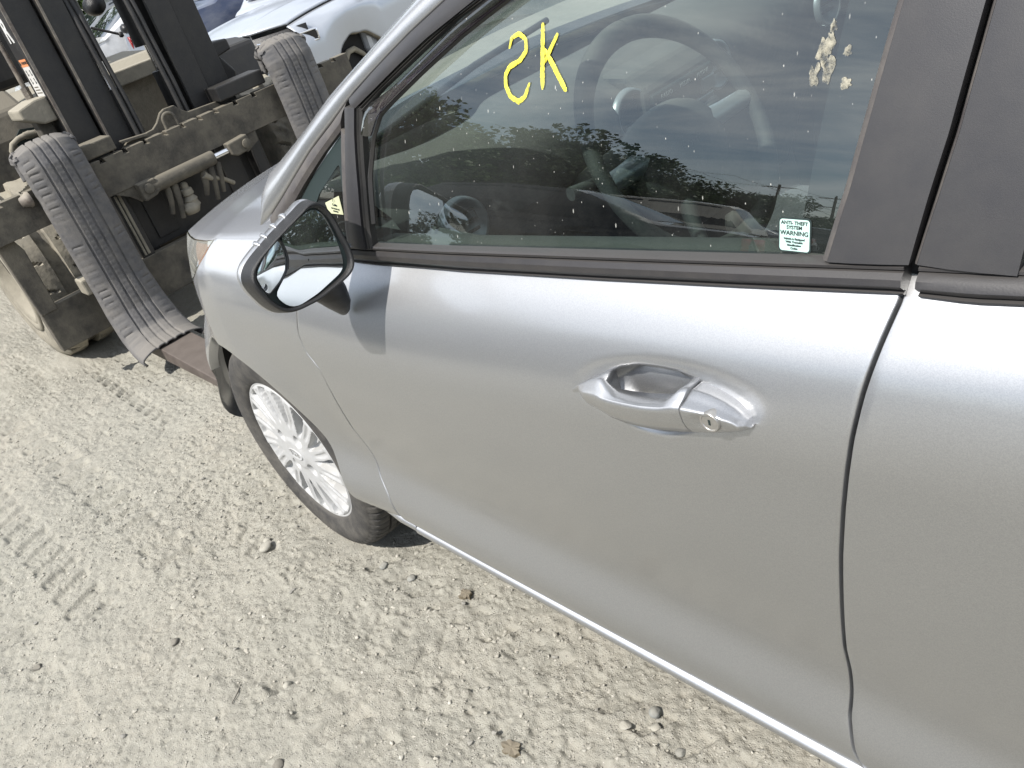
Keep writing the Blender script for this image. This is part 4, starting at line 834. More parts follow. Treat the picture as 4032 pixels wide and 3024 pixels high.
part('hook_pad', MB().span((2.05, .075, .135), (2.09, .18, .18)), 'lift_beige', bevel=.006)
# mast, leaning very slightly
def channel(y0, y1, x0, x1, z0, z1, name, mat='lift_black'):
    u = MB(); s_ = 1 if y1 > y0 else -1
    u.prism([(x0, y0), (x1, y0), (x1, y1), (x1-.022, y1), (x1-.022, y0+.016*s_), (x0+.022, y0+.016*s_), (x0+.022, y1), (x0, y1)], 2, z0, z1); return part(name, u, mat, bevel=.003)
mo = channel(.345, .225, 2.20, 2.36, .30, 3.6, 'outer_mast_rail')
channel(-.425, -.315, 2.20, 2.36, .30, 3.6, 'outer_mast_rail')
channel(.215, .115, 2.17, 2.30, .40, 3.4, 'inner_mast_rail'); channel(-.305, -.20, 2.17, 2.30, .40, 3.4, 'inner_mast_rail')
part('rail_edge', MB().span((2.190, .332, .87), (2.199, .345, 3.6)), 'lift_steel', mo); part('rail_edge', MB().span((2.162, .206, .87), (2.169, .215, 3.4)), 'lift_steel', mo)
for y_ in (.362, ): 
    text('lettering', 'R', mo, (2.275, .3465, 1.372), (-1, 0, 0), (0, 0, 1), .135, M['white_ink'], .0008, bold=.004, sx=.85); text('lettering', 'O', mo, (2.275, .3465, 1.482), (-1, 0, 0), (0, 0, 1), .135, M['white_ink'], .0008, bold=.004, sx=.85)
ws_ = part('warning_sticker', MB().span((2.225, .3455, 1.105), (2.325, .3468, 1.232)), 'warn_white', mo)
MB().span((2.225, .346, 1.2325), (2.325, .3473, 1.262)).build('sticker_header', M['warn_orange'], mo)
text('lettering', '\u25B2 WARNING', mo, (2.272, .3478, 1.247), (-1, 0, 0), (0, 0, 1), .018, M['ink'], .0003)
for k_ in range(3): MB().span((2.235+.008*k_, .3468, 1.122+.012*k_), (2.312, .3472, 1.127+.012*k_)).build('print_line', M['lift_dusty'], mo)
for (x_, z_) in ((2.25, 1.205), (2.30, 1.205), (2.25, 1.172), (2.30, 1.172)):
    MB().lathe([(0, .006), (.0004, .006), (.0004, 0)], (x_, .3468, z_+.009), 1, 12).build('pictogram', M['ink'], mo); MB().span((x_-.004, .3468, z_-.010), (x_+.004, .3472, z_+.003)).build('pictogram', M['ink'], mo); MB().box((x_-.009, .347, z_-.006), (.014, .0008, .003), Euler((0, .6, 0)).to_matrix()).build('pictogram', M['ink'], mo)
for y_ in (.078, -.150):   # hose pairs up the middle of the mast
    for d in (0, .024):
        top_ = [(2.16+.16*t_*t_, y_+d+.0, 1.22+.42*t_) for t_ in np.linspace(0, 1, 8)]
        part('lift_hose', MB().tube([(2.13, y_+d, .80), (2.135, y_+d, 1.0)]+top_+[(2.34, y_+d, 2.2)], .0105, 10), 'rubber')
for y_ in (.035, -.225):
    part('lift_cylinder', MB().tube([(2.40, y_, .45), (2.40, y_, 1.03)], .046, 24), 'lift_black', sharp=40)
    part('lift_rod', MB().tube([(2.40, y_, 1.03), (2.40, y_, 1.16)], .026, 24), 'chrome')
    part('rod_head', MB().tube([(2.40, y_+.01, 1.15), (2.40, y_+.01, 3.3)], .055, 24), 'lift_black', sharp=40)
part('mast_bracket', MB().prism([(.475, 1.055), (.475, 1.095), (.40, 1.112), (.345, 1.112), (.345, 1.01), (.40, 1.012)], 0, 2.22, 2.40), 'lift_beige', bevel=.008)
part('tie_rod', MB().tube([(2.36, .372, 1.11), (2.36, .366, 3.2)], .010, 14), 'lift_steel')
for k_ in range(3): part('tie_nut', MB().lathe([(-.008, .017), (.008, .017)], (2.36, .373, 1.118+.017*k_), 2, 6, smooth=False), 'lift_steel')
part('bracket_leg', MB().span((2.28, .36, .93), (2.36, .42, 1.05)), 'lift_dusty', bevel=.005)
part('mast_bracket', MB().prism([(-.425, 1.07), (-.535, 1.062), (-.538, 1.012), (-.47, 1.0), (-.425, .98)], 0, 2.28, 2.44), 'lift_black', bevel=.008)
part('tilt_cylinder', MB().prism([(-.43, 1.01), (-.50, .99), (-.545, .91), (-.53, .86), (-.43, .86)], 0, 2.34, 2.44), 'lift_black', bevel=.01)
part('mast_spotlight', MB().lathe([(-.05, .0), (-.05, .035), (.0, .045), (.05, .04), (.055, 0)], (2.62, -.15, 1.36), 0, 20), 'black_plastic')
part('lever', MB().tube([(2.66, -.10, 1.28), (2.62, -.20, 1.215)], .006, 8), 'rubber'); part('lever_knob', MB().lathe([(-.014, 0), (-.01, .011), (.01, .011), (.014, 0)], (2.62, -.203, 1.213), 2, 12), 'rubber')
part('front_beam', MB().span((2.86, -.60, .985), (2.93, .55, 1.058)), 'lift_beige', bevel=.006)
part('cowl_panel', MB().span((2.94, -.60, .40), (2.98, .50, 1.02)), 'lift_beige')
part('dash_cowl', MB().prism([(3.05, .95), (3.3, 1.07), (3.75, 1.09), (3.75, .95)], 1, -.58, .52), 'lift_beige', bevel=.02)
part('chassis', MB().span((2.85, -.40, .18), (4.5, .48, .72)), 'lift_dusty', bevel=.02)
part('counterweight', MB().prism([(4.3, .35), (5.15, .40), (5.2, .72), (4.6, .80), (4.3, .80)], 1, -.40, .55), 'lift_dusty', bevel=.05)
fd = part('front_fender', MB().prism([(2.52, .42), (2.52, .98), (2.56, 1.09), (2.70, 1.16), (3.2, 1.16), (3.3, 1.05), (3.3, .86), (3.05, .86), (2.95, .92), (2.62, .90)], 1, .36, .80), 'lift_dusty', bevel=.02)
part('front_fender', MB().prism([(2.52, .80), (2.56, 1.0), (2.70, 1.02), (3.2, 1.02), (3.3, .95), (3.3, .88), (2.62, .86)], 1, -.80, -.45), 'lift_black', bevel=.02)
part('fender_opening', MB().prism([(.47, .88), (.485, .97), (.44, 1.005), (.37, .99), (.345, .95), (.36, .86)], 0, 2.512, 2.523), 'ink', fd)
part('seat_post', MB().span((3.9, -.3, 1.1), (4.3, .3, 1.75)), 'rubber', bevel=.05)
part('dash_bolster', MB().tube([(3.0, .62, 1.36), (3.0, .30, 1.38)], .07, 16), 'rubber')
for y_ in (.50, -.55):
    for x_ in (3.15, 4.75): part('overhead_guard_post', MB().tube([(x_, y_, 1.0), (x_+(.25 if x_ < 4 else -.1), y_, 2.2)], .035, 12), 'lift_black')
part('overhead_guard', MB().span((3.35, -.6, 2.18), (4.7, .55, 2.23)), 'lift_black', bevel=.02)
part('fender_hose', MB().tube([(2.49, .372, .962), (2.488, .42, .978), (2.485, .47, .975), (2.485, .505, .962), (2.488, .519, .94), (2.49, .518, .90)], [.012, .014, .012, .012, .012, .013], 12), 'lift_beige')
for k_ in range(9): part('hose_spring', MB().lathe([(-.0018, .0165), (.0018, .0165)], (2.488, .385+.0068*k_, .968+.001*k_), 1, 14), 'lift_beige')
part('stop_bolt', MB().lathe([(-.01, .030), (.0, .032), (.008, .026), (.03, .018), (.032, 0)], (2.02, .655, .80), 1, 20), 'lift_steel')
part('stop_block', MB().span((2.00, .60, .36), (2.09, .65, .43)), 'lift_beige', bevel=.008)
# drive wheels
def drive_wheel(cx, yo, yi, R_=.42, name='drive_wheel'):
    hw = (yo-yi)/2; yc = (yo+yi)/2; sg = 1
    pr = [(-hw+.03, .22), (-hw, .27), (-hw-.006, .33), (-hw+.01, .385), (-hw+.025, R_-.012), (-hw+.035, R_), (-.05, R_+.004), (-.03, R_+.004), (-.025, R_-.022), (.025, R_-.022), (.03, R_+.004), (.05, R_+.004), (hw-.035, R_), (hw-.025, R_-.012), (hw-.01, .385), (hw+.006, .33), (hw, .27), (hw-.03, .22)]
    # finer across the tread so that lug gaps can slant
    pr2 = []
    for i in range(len(pr)-1):
        k_ = 5 if pr[i][1] > .38 and pr[i+1][1] > .38 and abs(pr[i][0]-pr[i+1][0]) > .02 else 1
        for j in range(k_): pr2.append(tuple(np.array(pr[i])+(np.array(pr[i+1])-np.array(pr[i]))*j/k_))
    pr2.append(pr[-1]); n_ = 360; rows = []
    for k_ in range(n_):
        th = 2*math.pi*k_/n_; row = []
        for a_, r_ in pr2:
            r2 = r_
            if r_ > R_-.02 and abs(a_) > .028:
                ph = (k_+abs(a_)*75*(1)+(9 if a_ > 0 else 0)) % 18
                if ph < 1.6 and abs(a_) > .05: r2 -= .022
            r2 += .0025*math.sin(th*37+a_*90)*math.sin(th*11)
            row.append((cx+r2*math.cos(th), yc+a_, R_+r2*math.sin(th)))
        rows.append(row)
    rows.append(rows[0]); wh = MB().grid(rows).build(name, M['drive_tyre'], LIFT, sharp=45)
    s_ = 1 if yo > 0 else -1; e = hw*s_
    part('rim', MB().lathe([(e*1.0, .225), (e*1.03, .215), (e*.95, .19), (e*.6, .175), (e*.5, .12), (e*.72, .07), (e*.75, 0)], (cx, yc, R_), 1, 40), 'lift_beige', wh)
    part('bead_ring', MB().lathe([(e*1.0, .262), (e*1.05, .258), (e*1.05, .232), (e*1.0, .224)], (cx, yc, R_), 1, 60), 'lift_beige', wh)
    for q in range(6): part('wheel_nut', MB().lathe([(0, .016), (.02*s_, .016), (.02*s_, 0)], (cx+.095*math.cos(q*1.047), yc+e*.6, R_+.095*math.sin(q*1.047)), 1, 6, smooth=False), 'lift_beige', wh)
    return wh
drive_wheel(2.64, .795, .50); drive_wheel(2.64, -.52, -.80)
drive_wheel(4.65, .58, .36, .33); drive_wheel(4.65, -.26, -.48, .33)
# ---- cut tyre treads hung over the forks as pads
def tread_pad(yc, path, hw, label, name='tyre_pad', flat=.55):
    P = smoothpts(path, 210, 3); d = np.gradient(P, axis=0); d /= np.linalg.norm(d, axis=1, keepdims=True); nn = np.stack([d[:, 1], -d[:, 0]], 1)
    ws = np.r_[np.linspace(-1.30, -1.02, 5), np.linspace(-1, 1, 61), np.linspace(1.02, 1.30, 5)]; rows = []; L_ = len(P)
    gr = (-.46, -.16, .16, .46); rr_ = np.random.default_rng(int(abs(yc)*1000)); wear = np.clip(.0024+.0016*np.convolve(rr_.standard_normal(L_+8), np.ones(9)/3, 'valid'), .0004, .0052)
    for i in range(L_):
        t_ = i/(L_-1); row = []; curl = .020+.012*math.sin(t_*3.0)
        for w_ in ws:
            aw = abs(w_); h = -curl*min(aw, 1)**3.2; yy_ = yc+hw*(1+.22*max(0, t_-.70)/.30)*min(aw, 1.0)*math.copysign(1, w_)
            if aw > 1: h -= .12*(aw-1); yy_ += math.copysign(.012*math.sin((aw-1)/.3*math.pi), w_)
            g = min(abs(w_-q) for q in gr)
            if g < .030: h -= .0048+.3*wear[i]
            elif .56 < aw < 1.0 and (i*7+(3 if w_ > 0 else 0)) % 5 == 0: h -= wear[i]*min(1, (aw-.56)/.15)
            elif aw <= .44 and (i+int(w_*9)) % 4 == 0: h -= .0010
            if aw > 1 and i % 4 == 0: h += .0015
            row.append((P[i, 0]+nn[i, 0]*h, yy_, P[i, 1]+nn[i, 1]*h))
        rows.append(row)
    o = MB().grid(rows).build(name, M['bumper_tyre'], None, sharp=55, solid=0.008)
    return tag(o, label, 'tyre pad', 'cut tyre pads on the forks')
tread_pad(.505, [(2.10, .86), (2.10, .955), (2.055, .995), (1.99, .975), (1.955, .90), (1.945, .75), (1.945, .55), (1.945, .38), (1.925, .25), (1.885, .165), (1.83, .125), (1.77, .112), (1.745, .114)], .112, 'cut tyre tread hung over the fork beside the muddy front wheel, its foot curling forward')
tread_pad(-.655, [(2.10, .88), (2.10, .975), (2.055, 1.015), (1.99, .995), (1.955, .92), (1.945, .75), (1.945, .55), (1.945, .30), (1.94, .14)], .112, 'cut tyre tread hung over the fork behind the windscreen pillar, upright and brownish')
# ================================================================== dirt ground
def hash2(i, j, s):
    h = (i.astype(np.int64)*374761393+j.astype(np.int64)*668265263+s*982451653) & 0x7fffffff
    h = ((h ^ (h >> 13))*1274126177) & 0x7fffffff; return ((h ^ (h >> 16)) & 0xffff)/65535.
def vnoise(x, y, s):
    i, j = np.floor(x), np.floor(y); u, v = x-i, y-j; u = u*u*u*(u*(6*u-15)+10); v = v*v*v*(v*(6*v-15)+10)
    a = hash2(i, j, s); b = hash2(i+1, j, s); c = hash2(i, j+1, s); d = hash2(i+1, j+1, s)
    return (a*(1-u)+b*u)*(1-v)+(c*(1-u)+d*u)*v-.5
def fbm(x, y, s, o=5, g=.5):
    t = 0; a = 1; f = 1
    for k in range(o): t = t+a*vnoise(x*f+7.3*k, y*f-3.1*k, s+k); a *= g; f *= 2.03
    return t
def bumps(x, y, cell, s, dens=1., rmin=.2, rmax=.48):
    """small half-buried stones: the highest dome of the neighbouring cells"""
    X, Y = x/cell, y/cell; i0, j0 = np.floor(X), np.floor(Y); h = np.zeros_like(X)
    for di in (-1, 0, 1):
        for dj in (-1, 0, 1):
            i, j = i0+di, j0+dj; px = i+hash2(i, j, s); py = j+hash2(i, j, s+1); r = rmin+(rmax-rmin)*hash2(i, j, s+2)**2
            on = hash2(i, j, s+3) < dens; an = hash2(i, j, s+4)*3.14; dx, dy = X-px, Y-py
            ux = dx*np.cos(an)+dy*np.sin(an); uy = (-dx*np.sin(an)+dy*np.cos(an))*1.4; q = 1-(ux*ux+uy*uy)/(r*r)
            h = np.maximum(h, np.where(on & (q > 0), np.sqrt(np.maximum(q, 0))*r, 0))
    return h*cell
def sstep(a, b, v): t = np.clip((v-a)/(b-a), 0, 1); return t*t*(3-2*t)
def height(x, y):
    h = .030*fbm(x*.9, y*.9, 3, 3)+.020*fbm(x*3.1, y*3.1, 11, 4)
    w1 = x+.012*fbm(x*9, y*9, 5, 3); w2 = y+.012*fbm(x*9+4, y*9, 8, 3)
    h = h+.0070*np.abs(fbm(w1*16, w2*16, 21, 4))+.0042*fbm(w1*42, w2*42, 31, 3)-.011*np.maximum(0, fbm(w1*58, w2*58, 36, 2)-.17)-.006*np.maximum(0, fbm(w1*115, w2*115, 39, 2)-.15)
    # rolled tracks that run with the car, lug marks left in parts of them
    for (yc, wd, pit, dep, s, ph) in ((.685, .20, .094, .015, 41, 0), (1.26, .38, .105, .0120, 51, .4), (1.66, .34, .115, .0115, 61, .2), (.86, .22, .085, .0085, 71, .1)):
        yw = yc+.02*np.sin(x*1.7+ph*9); d = (y-yw)/(wd/2); ins = sstep(1.08, .98, np.abs(d))
        msk = sstep(-.12, .16, fbm(x*1.5+s, y*1.8, s, 3)) if s != 41 else sstep(1.28, 1.40, x)*sstep(2.5, 2.2, x)
        lug = ((x+np.abs(d)*.05+ph)/pit) % 1.; cut = sstep(.10, .20, lug)*sstep(.62, .50, lug)*sstep(.30, .42, np.abs(d))*sstep(1.0, .92, np.abs(d))
        brk = sstep(-.10, .14, fbm(x*.9+s*3, y*2.1+s, s+9, 4)); h = h-ins*(.003 if s != 41 else .002)*brk-dep*cut*msk+.0022*np.exp(-((np.abs(d)-1.05)/.09)**2)*(.1+msk)*brk*sstep(-.1,.15,fbm(x*4.1+s,y*4.1,s+5,3))
    e = sstep(.02, .0, np.abs(y-(.955+.03*np.sin(x*5)+.012*fbm(x*14, y*2, 81, 3))))*sstep(-1.0, -.8, x)*sstep(.0, -.3, x); h = h+.0035*e*sstep(0, .2, fbm(x*3, y*3, 85, 2))
    pk = sstep(-.15, .25, fbm(x*2.2, y*2.2, 91, 4))
    h = h+bumps(x, y, .034, 101, .22, .14, .36)*.65*pk+bumps(x, y, .015, 111, .40, .2, .46)*.75*(.35+.65*pk)+bumps(x, y, .0085, 131, .55, .25, .5)*.8*(.5+.5*pk)
    h = h-.006*np.maximum(0, bumps(x+3, y, .05, 121, .22, .1, .3)/.05*2.2)
    return h
def spaced(segs):
    o = [segs[0][0]]
    for a, b, s0, s1 in segs:
        x = a
        while x < b-1e-6:
            f = (x-a)/(b-a); x += s0*(s1/s0)**f; o.append(min(x, b))
    return np.array(sorted(set(np.round(o, 5))))
gx_ = spaced([(-700, -30, 200, 8), (-30, -3, 6, .25), (-3, -1.5, .2, .006), (-1.5, .7, .0036, .0038), (.7, 1.4, .004, .007), (1.4, 3.2, .008, .014), (3.2, 7, .014, .25), (7, 40, .3, 8), (40, 700, 10, 200)])
gy_ = spaced([(-700, -30, 200, 8), (-30, -2.0, 6, .12), (-2.0, .35, .10, .007), (.35, 1.5, .0036, .0038), (1.5, 1.85, .004, .006), (1.85, 2.6, .007, .03), (2.6, 30, .05, 6), (30, 700, 8, 200)])
XX, YY = np.meshgrid(gx_, gy_, indexing='ij'); near = np.exp(-(np.maximum(0, np.hypot(XX-.6, YY-.9)-6)/3)**2)
HH = height(XX, YY)*near
HH = HH-.012
for (cx_, cy_, r_) in ((0, .72, .16), (0, -.72, .16), (-2.489, .72, .16), (-2.489, -.72, .16), (2.64, .65, .22), (2.64, -.66, .22)):   # pressed flat under the tyres
    k_ = np.exp(-(np.hypot((XX-cx_), (YY-cy_)*1.2)/r_)**4); HH = HH*(1-k_)-.001*k_
n1, n2 = XX.shape
me = bpy.data.meshes.new('ground'); me.vertices.add(n1*n2); me.vertices.foreach_set('co', np.stack([XX, YY, HH], -1).astype(np.float32).ravel())
ii, jj = np.meshgrid(np.arange(n1-1), np.arange(n2-1), indexing='ij'); a_ = (ii*n2+jj).ravel(); q_ = np.stack([a_, a_+n2, a_+n2+1, a_+1], 1).astype(np.int32)
me.loops.add(q_.size); me.loops.foreach_set('vertex_index', q_.ravel()); me.polygons.add(len(q_)); me.polygons.foreach_set('loop_start', np.arange(0, q_.size, 4, dtype=np.int32)); me.polygons.foreach_set('use_smooth', np.ones(len(q_), bool))
me.update(); me.validate()
def dirt_mat():
    mt, N, L, b = newmat('dry_dirt'); b.inputs['Roughness'].default_value = .95; b.inputs['Specular IOR Level'].default_value = .15
    n1_ = noise(N, L, 1.1, 8, .6); n2_ = noise(N, L, 9, 8, .68); n3_ = noise(N, L, 60, 6, .7)
    c = mixc(N, L, ramp(N, L, n1_.outputs['Fac'], .38, .66).outputs[0], DIRT[0], DIRT[1])
    c = mixc(N, L, ramp(N, L, n2_.outputs['Fac'], .40, .72).outputs[0], c, DIRT[2])
    c = mixc(N, L, mathn(N, L, 'MULTIPLY', ramp(N, L, n3_.outputs['Fac'], .46, .72).outputs[0], .75), c, DIRT[3])
    v = N.new('ShaderNodeTexVoronoi'); v.inputs['Scale'].default_value = 190; t = N.new('ShaderNodeTexCoord'); L.new(t.outputs['Object'], v.inputs['Vector'])
    s3 = N.new('ShaderNodeSeparateColor'); L.new(v.outputs['Color'], s3.inputs[0])
    st = mathn(N, L, 'MULTIPLY', ramp(N, L, v.outputs['Distance'], .28, .42, (1,1,1,1), (0,0,0,1)).outputs[0], ramp(N, L, s3.outputs[0], .70, .74).outputs[0])
    sc3 = mixc(N, L, s3.outputs[1], (.15, .14, .125), (.45, .43, .38)); c = mixc(N, L, mathn(N, L, 'MULTIPLY', st, .85), c, sc3)
    L.new(c, b.inputs['Base Color'])
    v2 = N.new('ShaderNodeTexVoronoi'); v2.inputs['Scale'].default_value = 330; L.new(t.outputs['Object'], v2.inputs['Vector'])
    hh = mathn(N, L, 'ADD', mathn(N, L, 'MULTIPLY', noise(N, L, 150, 6, .7).outputs['Fac'], .7), mathn(N, L, 'MULTIPLY', st, .5)); hh = mathn(N, L, 'SUBTRACT', hh, mathn(N, L, 'MULTIPLY', v2.outputs['Distance'], .18)); hh = mathn(N, L, 'ADD', hh, mathn(N, L, 'MULTIPLY', noise(N, L, 420, 4, .7).outputs['Fac'], .5))
    bm = N.new('ShaderNodeBump'); bm.inputs['Strength'].default_value = .62; bm.inputs['Distance'].default_value = .008; L.new(hh, bm.inputs['Height']); L.new(bm.outputs[0], b.inputs['Normal'])
    return mt
DIRT = ((.285, .276, .238), (.310, .290, .245), (.250, .242, .208), (.340, .33, .286))
M['dirt'] = dirt_mat(); me.materials.append(M['dirt']); go = bpy.data.objects.new('ground', me); COL.objects.link(go); go['kind'] = 'structure'
def gz(x, y):
    x = np.atleast_1d(np.asarray(x, float)); y = np.atleast_1d(np.asarray(y, float))
    return height(x, y)*np.exp(-(np.maximum(0, np.hypot(x-.6, y-.9)-6)/3)**2)-.012
# loose gravel: one mass of small angular stones
ico = bmesh.new(); bmesh.ops.create_icosphere(ico, subdivisions=1, radius=1); IV = np.array([v.co[:] for v in ico.verts]); IF = np.array([[v.index for v in f.verts] for f in ico.faces]); ico.free()
def stones_mesh(name, n, xs, ys, size, seed):
    r = np.random.default_rng(seed); x = r.uniform(*xs, n); y = r.uniform(*ys, n); keep = (fbm(x*2.2, y*2.2, 91, 4) > -.32+.5*r.random(n)) | (r.random(n) < .25); x, y = x[keep], y[keep]; n = len(x)
    s = np.clip(size*np.exp(.55*r.standard_normal(n)), size*.4, size*3.4); z = gz(x, y)
    V = IV[None]*(1+.22*r.standard_normal((n, len(IV), 1)))*np.array([1, 1, .62])*(s[:, None, None])*np.stack([np.ones(n), r.uniform(.6, 1, n), r.uniform(.6, 1., n)], 1)[:, None]
    a = r.uniform(0, 6.28, n); c, d = np.cos(a)[:, None], np.sin(a)[:, None]; V = np.stack([V[..., 0]*c-V[..., 1]*d, V[..., 0]*d+V[..., 1]*c, V[..., 2]], -1)+np.stack([x, y, z+s*.22], 1)[:, None]
    Fc = (IF[None]+(np.arange(n)*len(IV))[:, None, None]).reshape(-1, 3)
    me = bpy.data.meshes.new(name); nv = V.reshape(-1, 3); me.vertices.add(len(nv)); me.vertices.foreach_set('co', nv.astype(np.float32).ravel()); me.loops.add(Fc.size); me.loops.foreach_set('vertex_index', Fc.astype(np.int32).ravel()); me.polygons.add(len(Fc)); me.polygons.foreach_set('loop_start', np.arange(0, Fc.size, 3, dtype=np.int32)); me.polygons.foreach_set('use_smooth', np.zeros(len(Fc), bool)); me.update(); me.validate()
    me.attributes.new('tone', 'FLOAT', 'POINT'); me.attributes['tone'].data.foreach_set('value', np.repeat(r.random(n), len(IV)).astype(np.float32))
    o = bpy.data.objects.new(name, me); COL.objects.link(o); return o
def gravel_mat():
    mt, N, L, b = newmat('gravel_stone'); b.inputs['Roughness'].default_value = .85; at = N.new('ShaderNodeAttribute'); at.attribute_name = 'tone'
    r = ramp(N, L, at.outputs['Fac'], 0, 1, (.16, .155, .145, 1), (.44, .42, .37, 1)); e = r.color_ramp.elements.new(.2); e.color = (.29, .28, .245, 1); e = r.color_ramp.elements.new(.8); e.color = (.335, .315, .265, 1)
    n = noise(N, L, 160, 5, .6); c = mixc(N, L, mathn(N, L, 'MULTIPLY', n.outputs['Fac'], .6), r.outputs[0], (.31, .295, .25)); L.new(c, b.inputs['Base Color']); return mt
M['gravel'] = gravel_mat()
g1 = stones_mesh('gravel', 26000, (-1.6, 2.6), (.45, 2.0), .0019, 5); g1.data.materials.append(M['gravel']); tag(g1, 'loose pale gravel scattered over the dry dirt', 'gravel', kind='stuff')
# single stones one can point to
def stone(x, y, r, col, label, flat=.7, seed=0, name='stone', el=1.0):
    bm = bmesh.new(); bmesh.ops.create_icosphere(bm, subdivisions=3, radius=1); rr = random.Random(seed); ax = [Vector((rr.uniform(-1, 1), rr.uniform(-1, 1), rr.uniform(-1, 1))).normalized() for _ in range(9)]; dd = [rr.uniform(.62, .95) for _ in ax]
    for v in bm.verts:
        for a, d in zip(ax, dd):
            e = v.co.dot(a)-d
            if e > 0: v.co -= a*e*.9
        v.co = Vector((v.co.x*r*el, v.co.y*r, v.co.z*r*flat))
    me = bpy.data.meshes.new(name); bm.to_mesh(me); bm.free(); me.polygons.foreach_set('use_smooth', [True]*len(me.polygons)); me.set_sharp_from_angle(angle=math.radians(32)); me.materials.append(col)
    o = bpy.data.objects.new(name, me); COL.objects.link(o); o.location = (x, y, float(gz(x, y)[0])+r*flat*.45); o.rotation_euler = (rr.uniform(-.2, .2), rr.uniform(-.2, .2), rr.uniform(0, 6)); return tag(o, label, 'stone', 'single stones on the dirt')
M['stone_grey'] = plain('stone_grey', (.30, .31, .29), .85, c2=(.24, .245, .235), sc=90, dust=.3, bump=.3, bsc=300); M['stone_pale'] = plain('stone_pale', (.50, .485, .42), .85, c2=(.42, .41, .36), sc=90, dust=.3, bump=.3, bsc=300); M['stone_dark'] = plain('stone_dark', (.12, .115, .10), .85, c2=(.17, .16, .14), sc=90, dust=.25, bump=.3, bsc=300)
for i, (x_, y_, r_, mt_, fl, el, lb) in enumerate((
    (-1.028, .752, .0125, 'stone_grey', .8, 1.0, 'round grey stone, larger of the two touching near the sill at lower right'),
    (-1.046, .774, .0100, 'stone_pale', .6, 1.1, 'flat pale stone just below the round grey stone at lower right'),
    (-1.001, .806, .0125, 'stone_pale', .45, 1.0, 'pale half-buried stone left of the round grey stone'),
    (-1.111, .788, .0110, 'stone_grey', .45, 1.0, 'grey hollow stone lowest in the group near the bottom right'),
    (.186, .938, .017, 'stone_pale', .7, 1.3, 'pale oval stone, lower of the pair below the front wheel'),
    (.216, .920, .0125, 'stone_pale', .75, 1.0, 'pale oval stone, upper of the pair below the front wheel'),
    (.105, 1.266, .0125, 'stone_dark', .6, 1.1, 'dark pebble alone in the open dirt left of centre'),
    (.418, 1.543, .0125, 'stone_dark', .6, 1.2, 'dark pebble near the left edge of the dirt'),
    (.237, 1.203, .0135, 'stone_pale', .5, 1.3, 'whitish flat pebble beside the tyre lug marks'),
    (-.206, .802, .0125, 'stone_grey', .7, 1.0, 'grey pebble nearest to the shadow behind the front tyre'),
    (-.302, .788, .0115, 'stone_grey', .7, 1.0, 'grey pebble in the loose gravel under the car door'),
    (-.296, 1.157, .0110, 'stone_pale', .7, 1.0, 'light rounded pebble beside the thin dark twig'),
    (-.463, 1.278, .0120, 'stone_dark', .5, 1.0, 'dark stone at the bottom edge left of centre'))):
    stone(x_, y_, r_, M[mt_], lb, fl, i+3, el=el)
def flake(x, y, r, col, label, seed, cat):
    rr = np.random.default_rng(seed); n = 22; rad = r*(1+.28*rr.standard_normal(n)).clip(.5, 1.5); vs = [(0, 0, .004)]
    for k in range(n): t_ = 2*math.pi*k/n; vs.append((rad[k]*math.cos(t_)*1.2, rad[k]*math.sin(t_)*.85, .002+.003*rr.random()))
    vs += [(a_[0], a_[1], -.006) for a_ in vs[1:]]; fs = [(0, 1+k, 1+(k+1) % n) for k in range(n)]+[(1+k, 1+n+k, 1+n+(k+1) % n, 1+(k+1) % n) for k in range(n)]
    o = MB().add(vs, fs).build(cat.replace(' ', '_'), col); o.location = (x, y, float(gz(x, y)[0])+.003); return tag(o, label, cat)
M['dry_leaf'] = plain('dry_leaf', (.20, .165, .105), .8, c2=(.15, .12, .08), sc=80, dust=.2, bump=.4, bsc=150)
flake(-.847, .965, .017, M['dry_leaf'], 'brown dry leaf flat on the dirt near the bottom edge', 1, 'dry leaf')
flake(-.471, .751, .013, M['dry_leaf'], 'small brown dry leaf on the dirt beside the car sill', 2, 'dry leaf')
tw = MB().tube([(-.20, 1.225, float(gz(-.20, 1.225)[0])+.003), (-.222, 1.243, float(gz(-.222, 1.243)[0])+.004), (-.235, 1.266, float(gz(-.235, 1.266)[0])+.002)], [.0012, .0018, .0010], 8).build('twig', M['stone_dark']); tag(tw, 'thin dark twig lying on the dirt', 'twig')
# ================================================================== other cars
M['car_glass'] = plain('dark_car_glass', (.02, .025, .028), .03, spec=.6); M['head_black'] = plain('smoked_headlight', (.012,.013,.015), .12, c2=(.02,.02,.022)); M['head_glass'] = plain('headlight_glass', (.55, .57, .58), .08, .2); M['tail_red'] = plain('tail_light', (.35, .02, .02), .15)
PAINT = {'white': plain('white_paint_car', (.72, .73, .74), .3, coat=1., dust=.15), 'blue': car_paint('dark_blue_paint', (.035, .05, .10), .5, .35, False, .3), 'ice': car_paint('pale_silver_blue', (.40, .43, .475), .3, .34, False, .10), 'grey': car_paint('grey_paint', (.18, .19, .20), .6, .35, False, .3), 'black': plain('black_paint_car', (.012, .012, .013), .25, coat=1., dust=.2), 'tan': car_paint('champagne_paint', (.45, .40, .33), .6, .35, False, .25), 'red': plain('maroon_paint', (.12, .015, .015), .3, coat=1., dust=.2)}
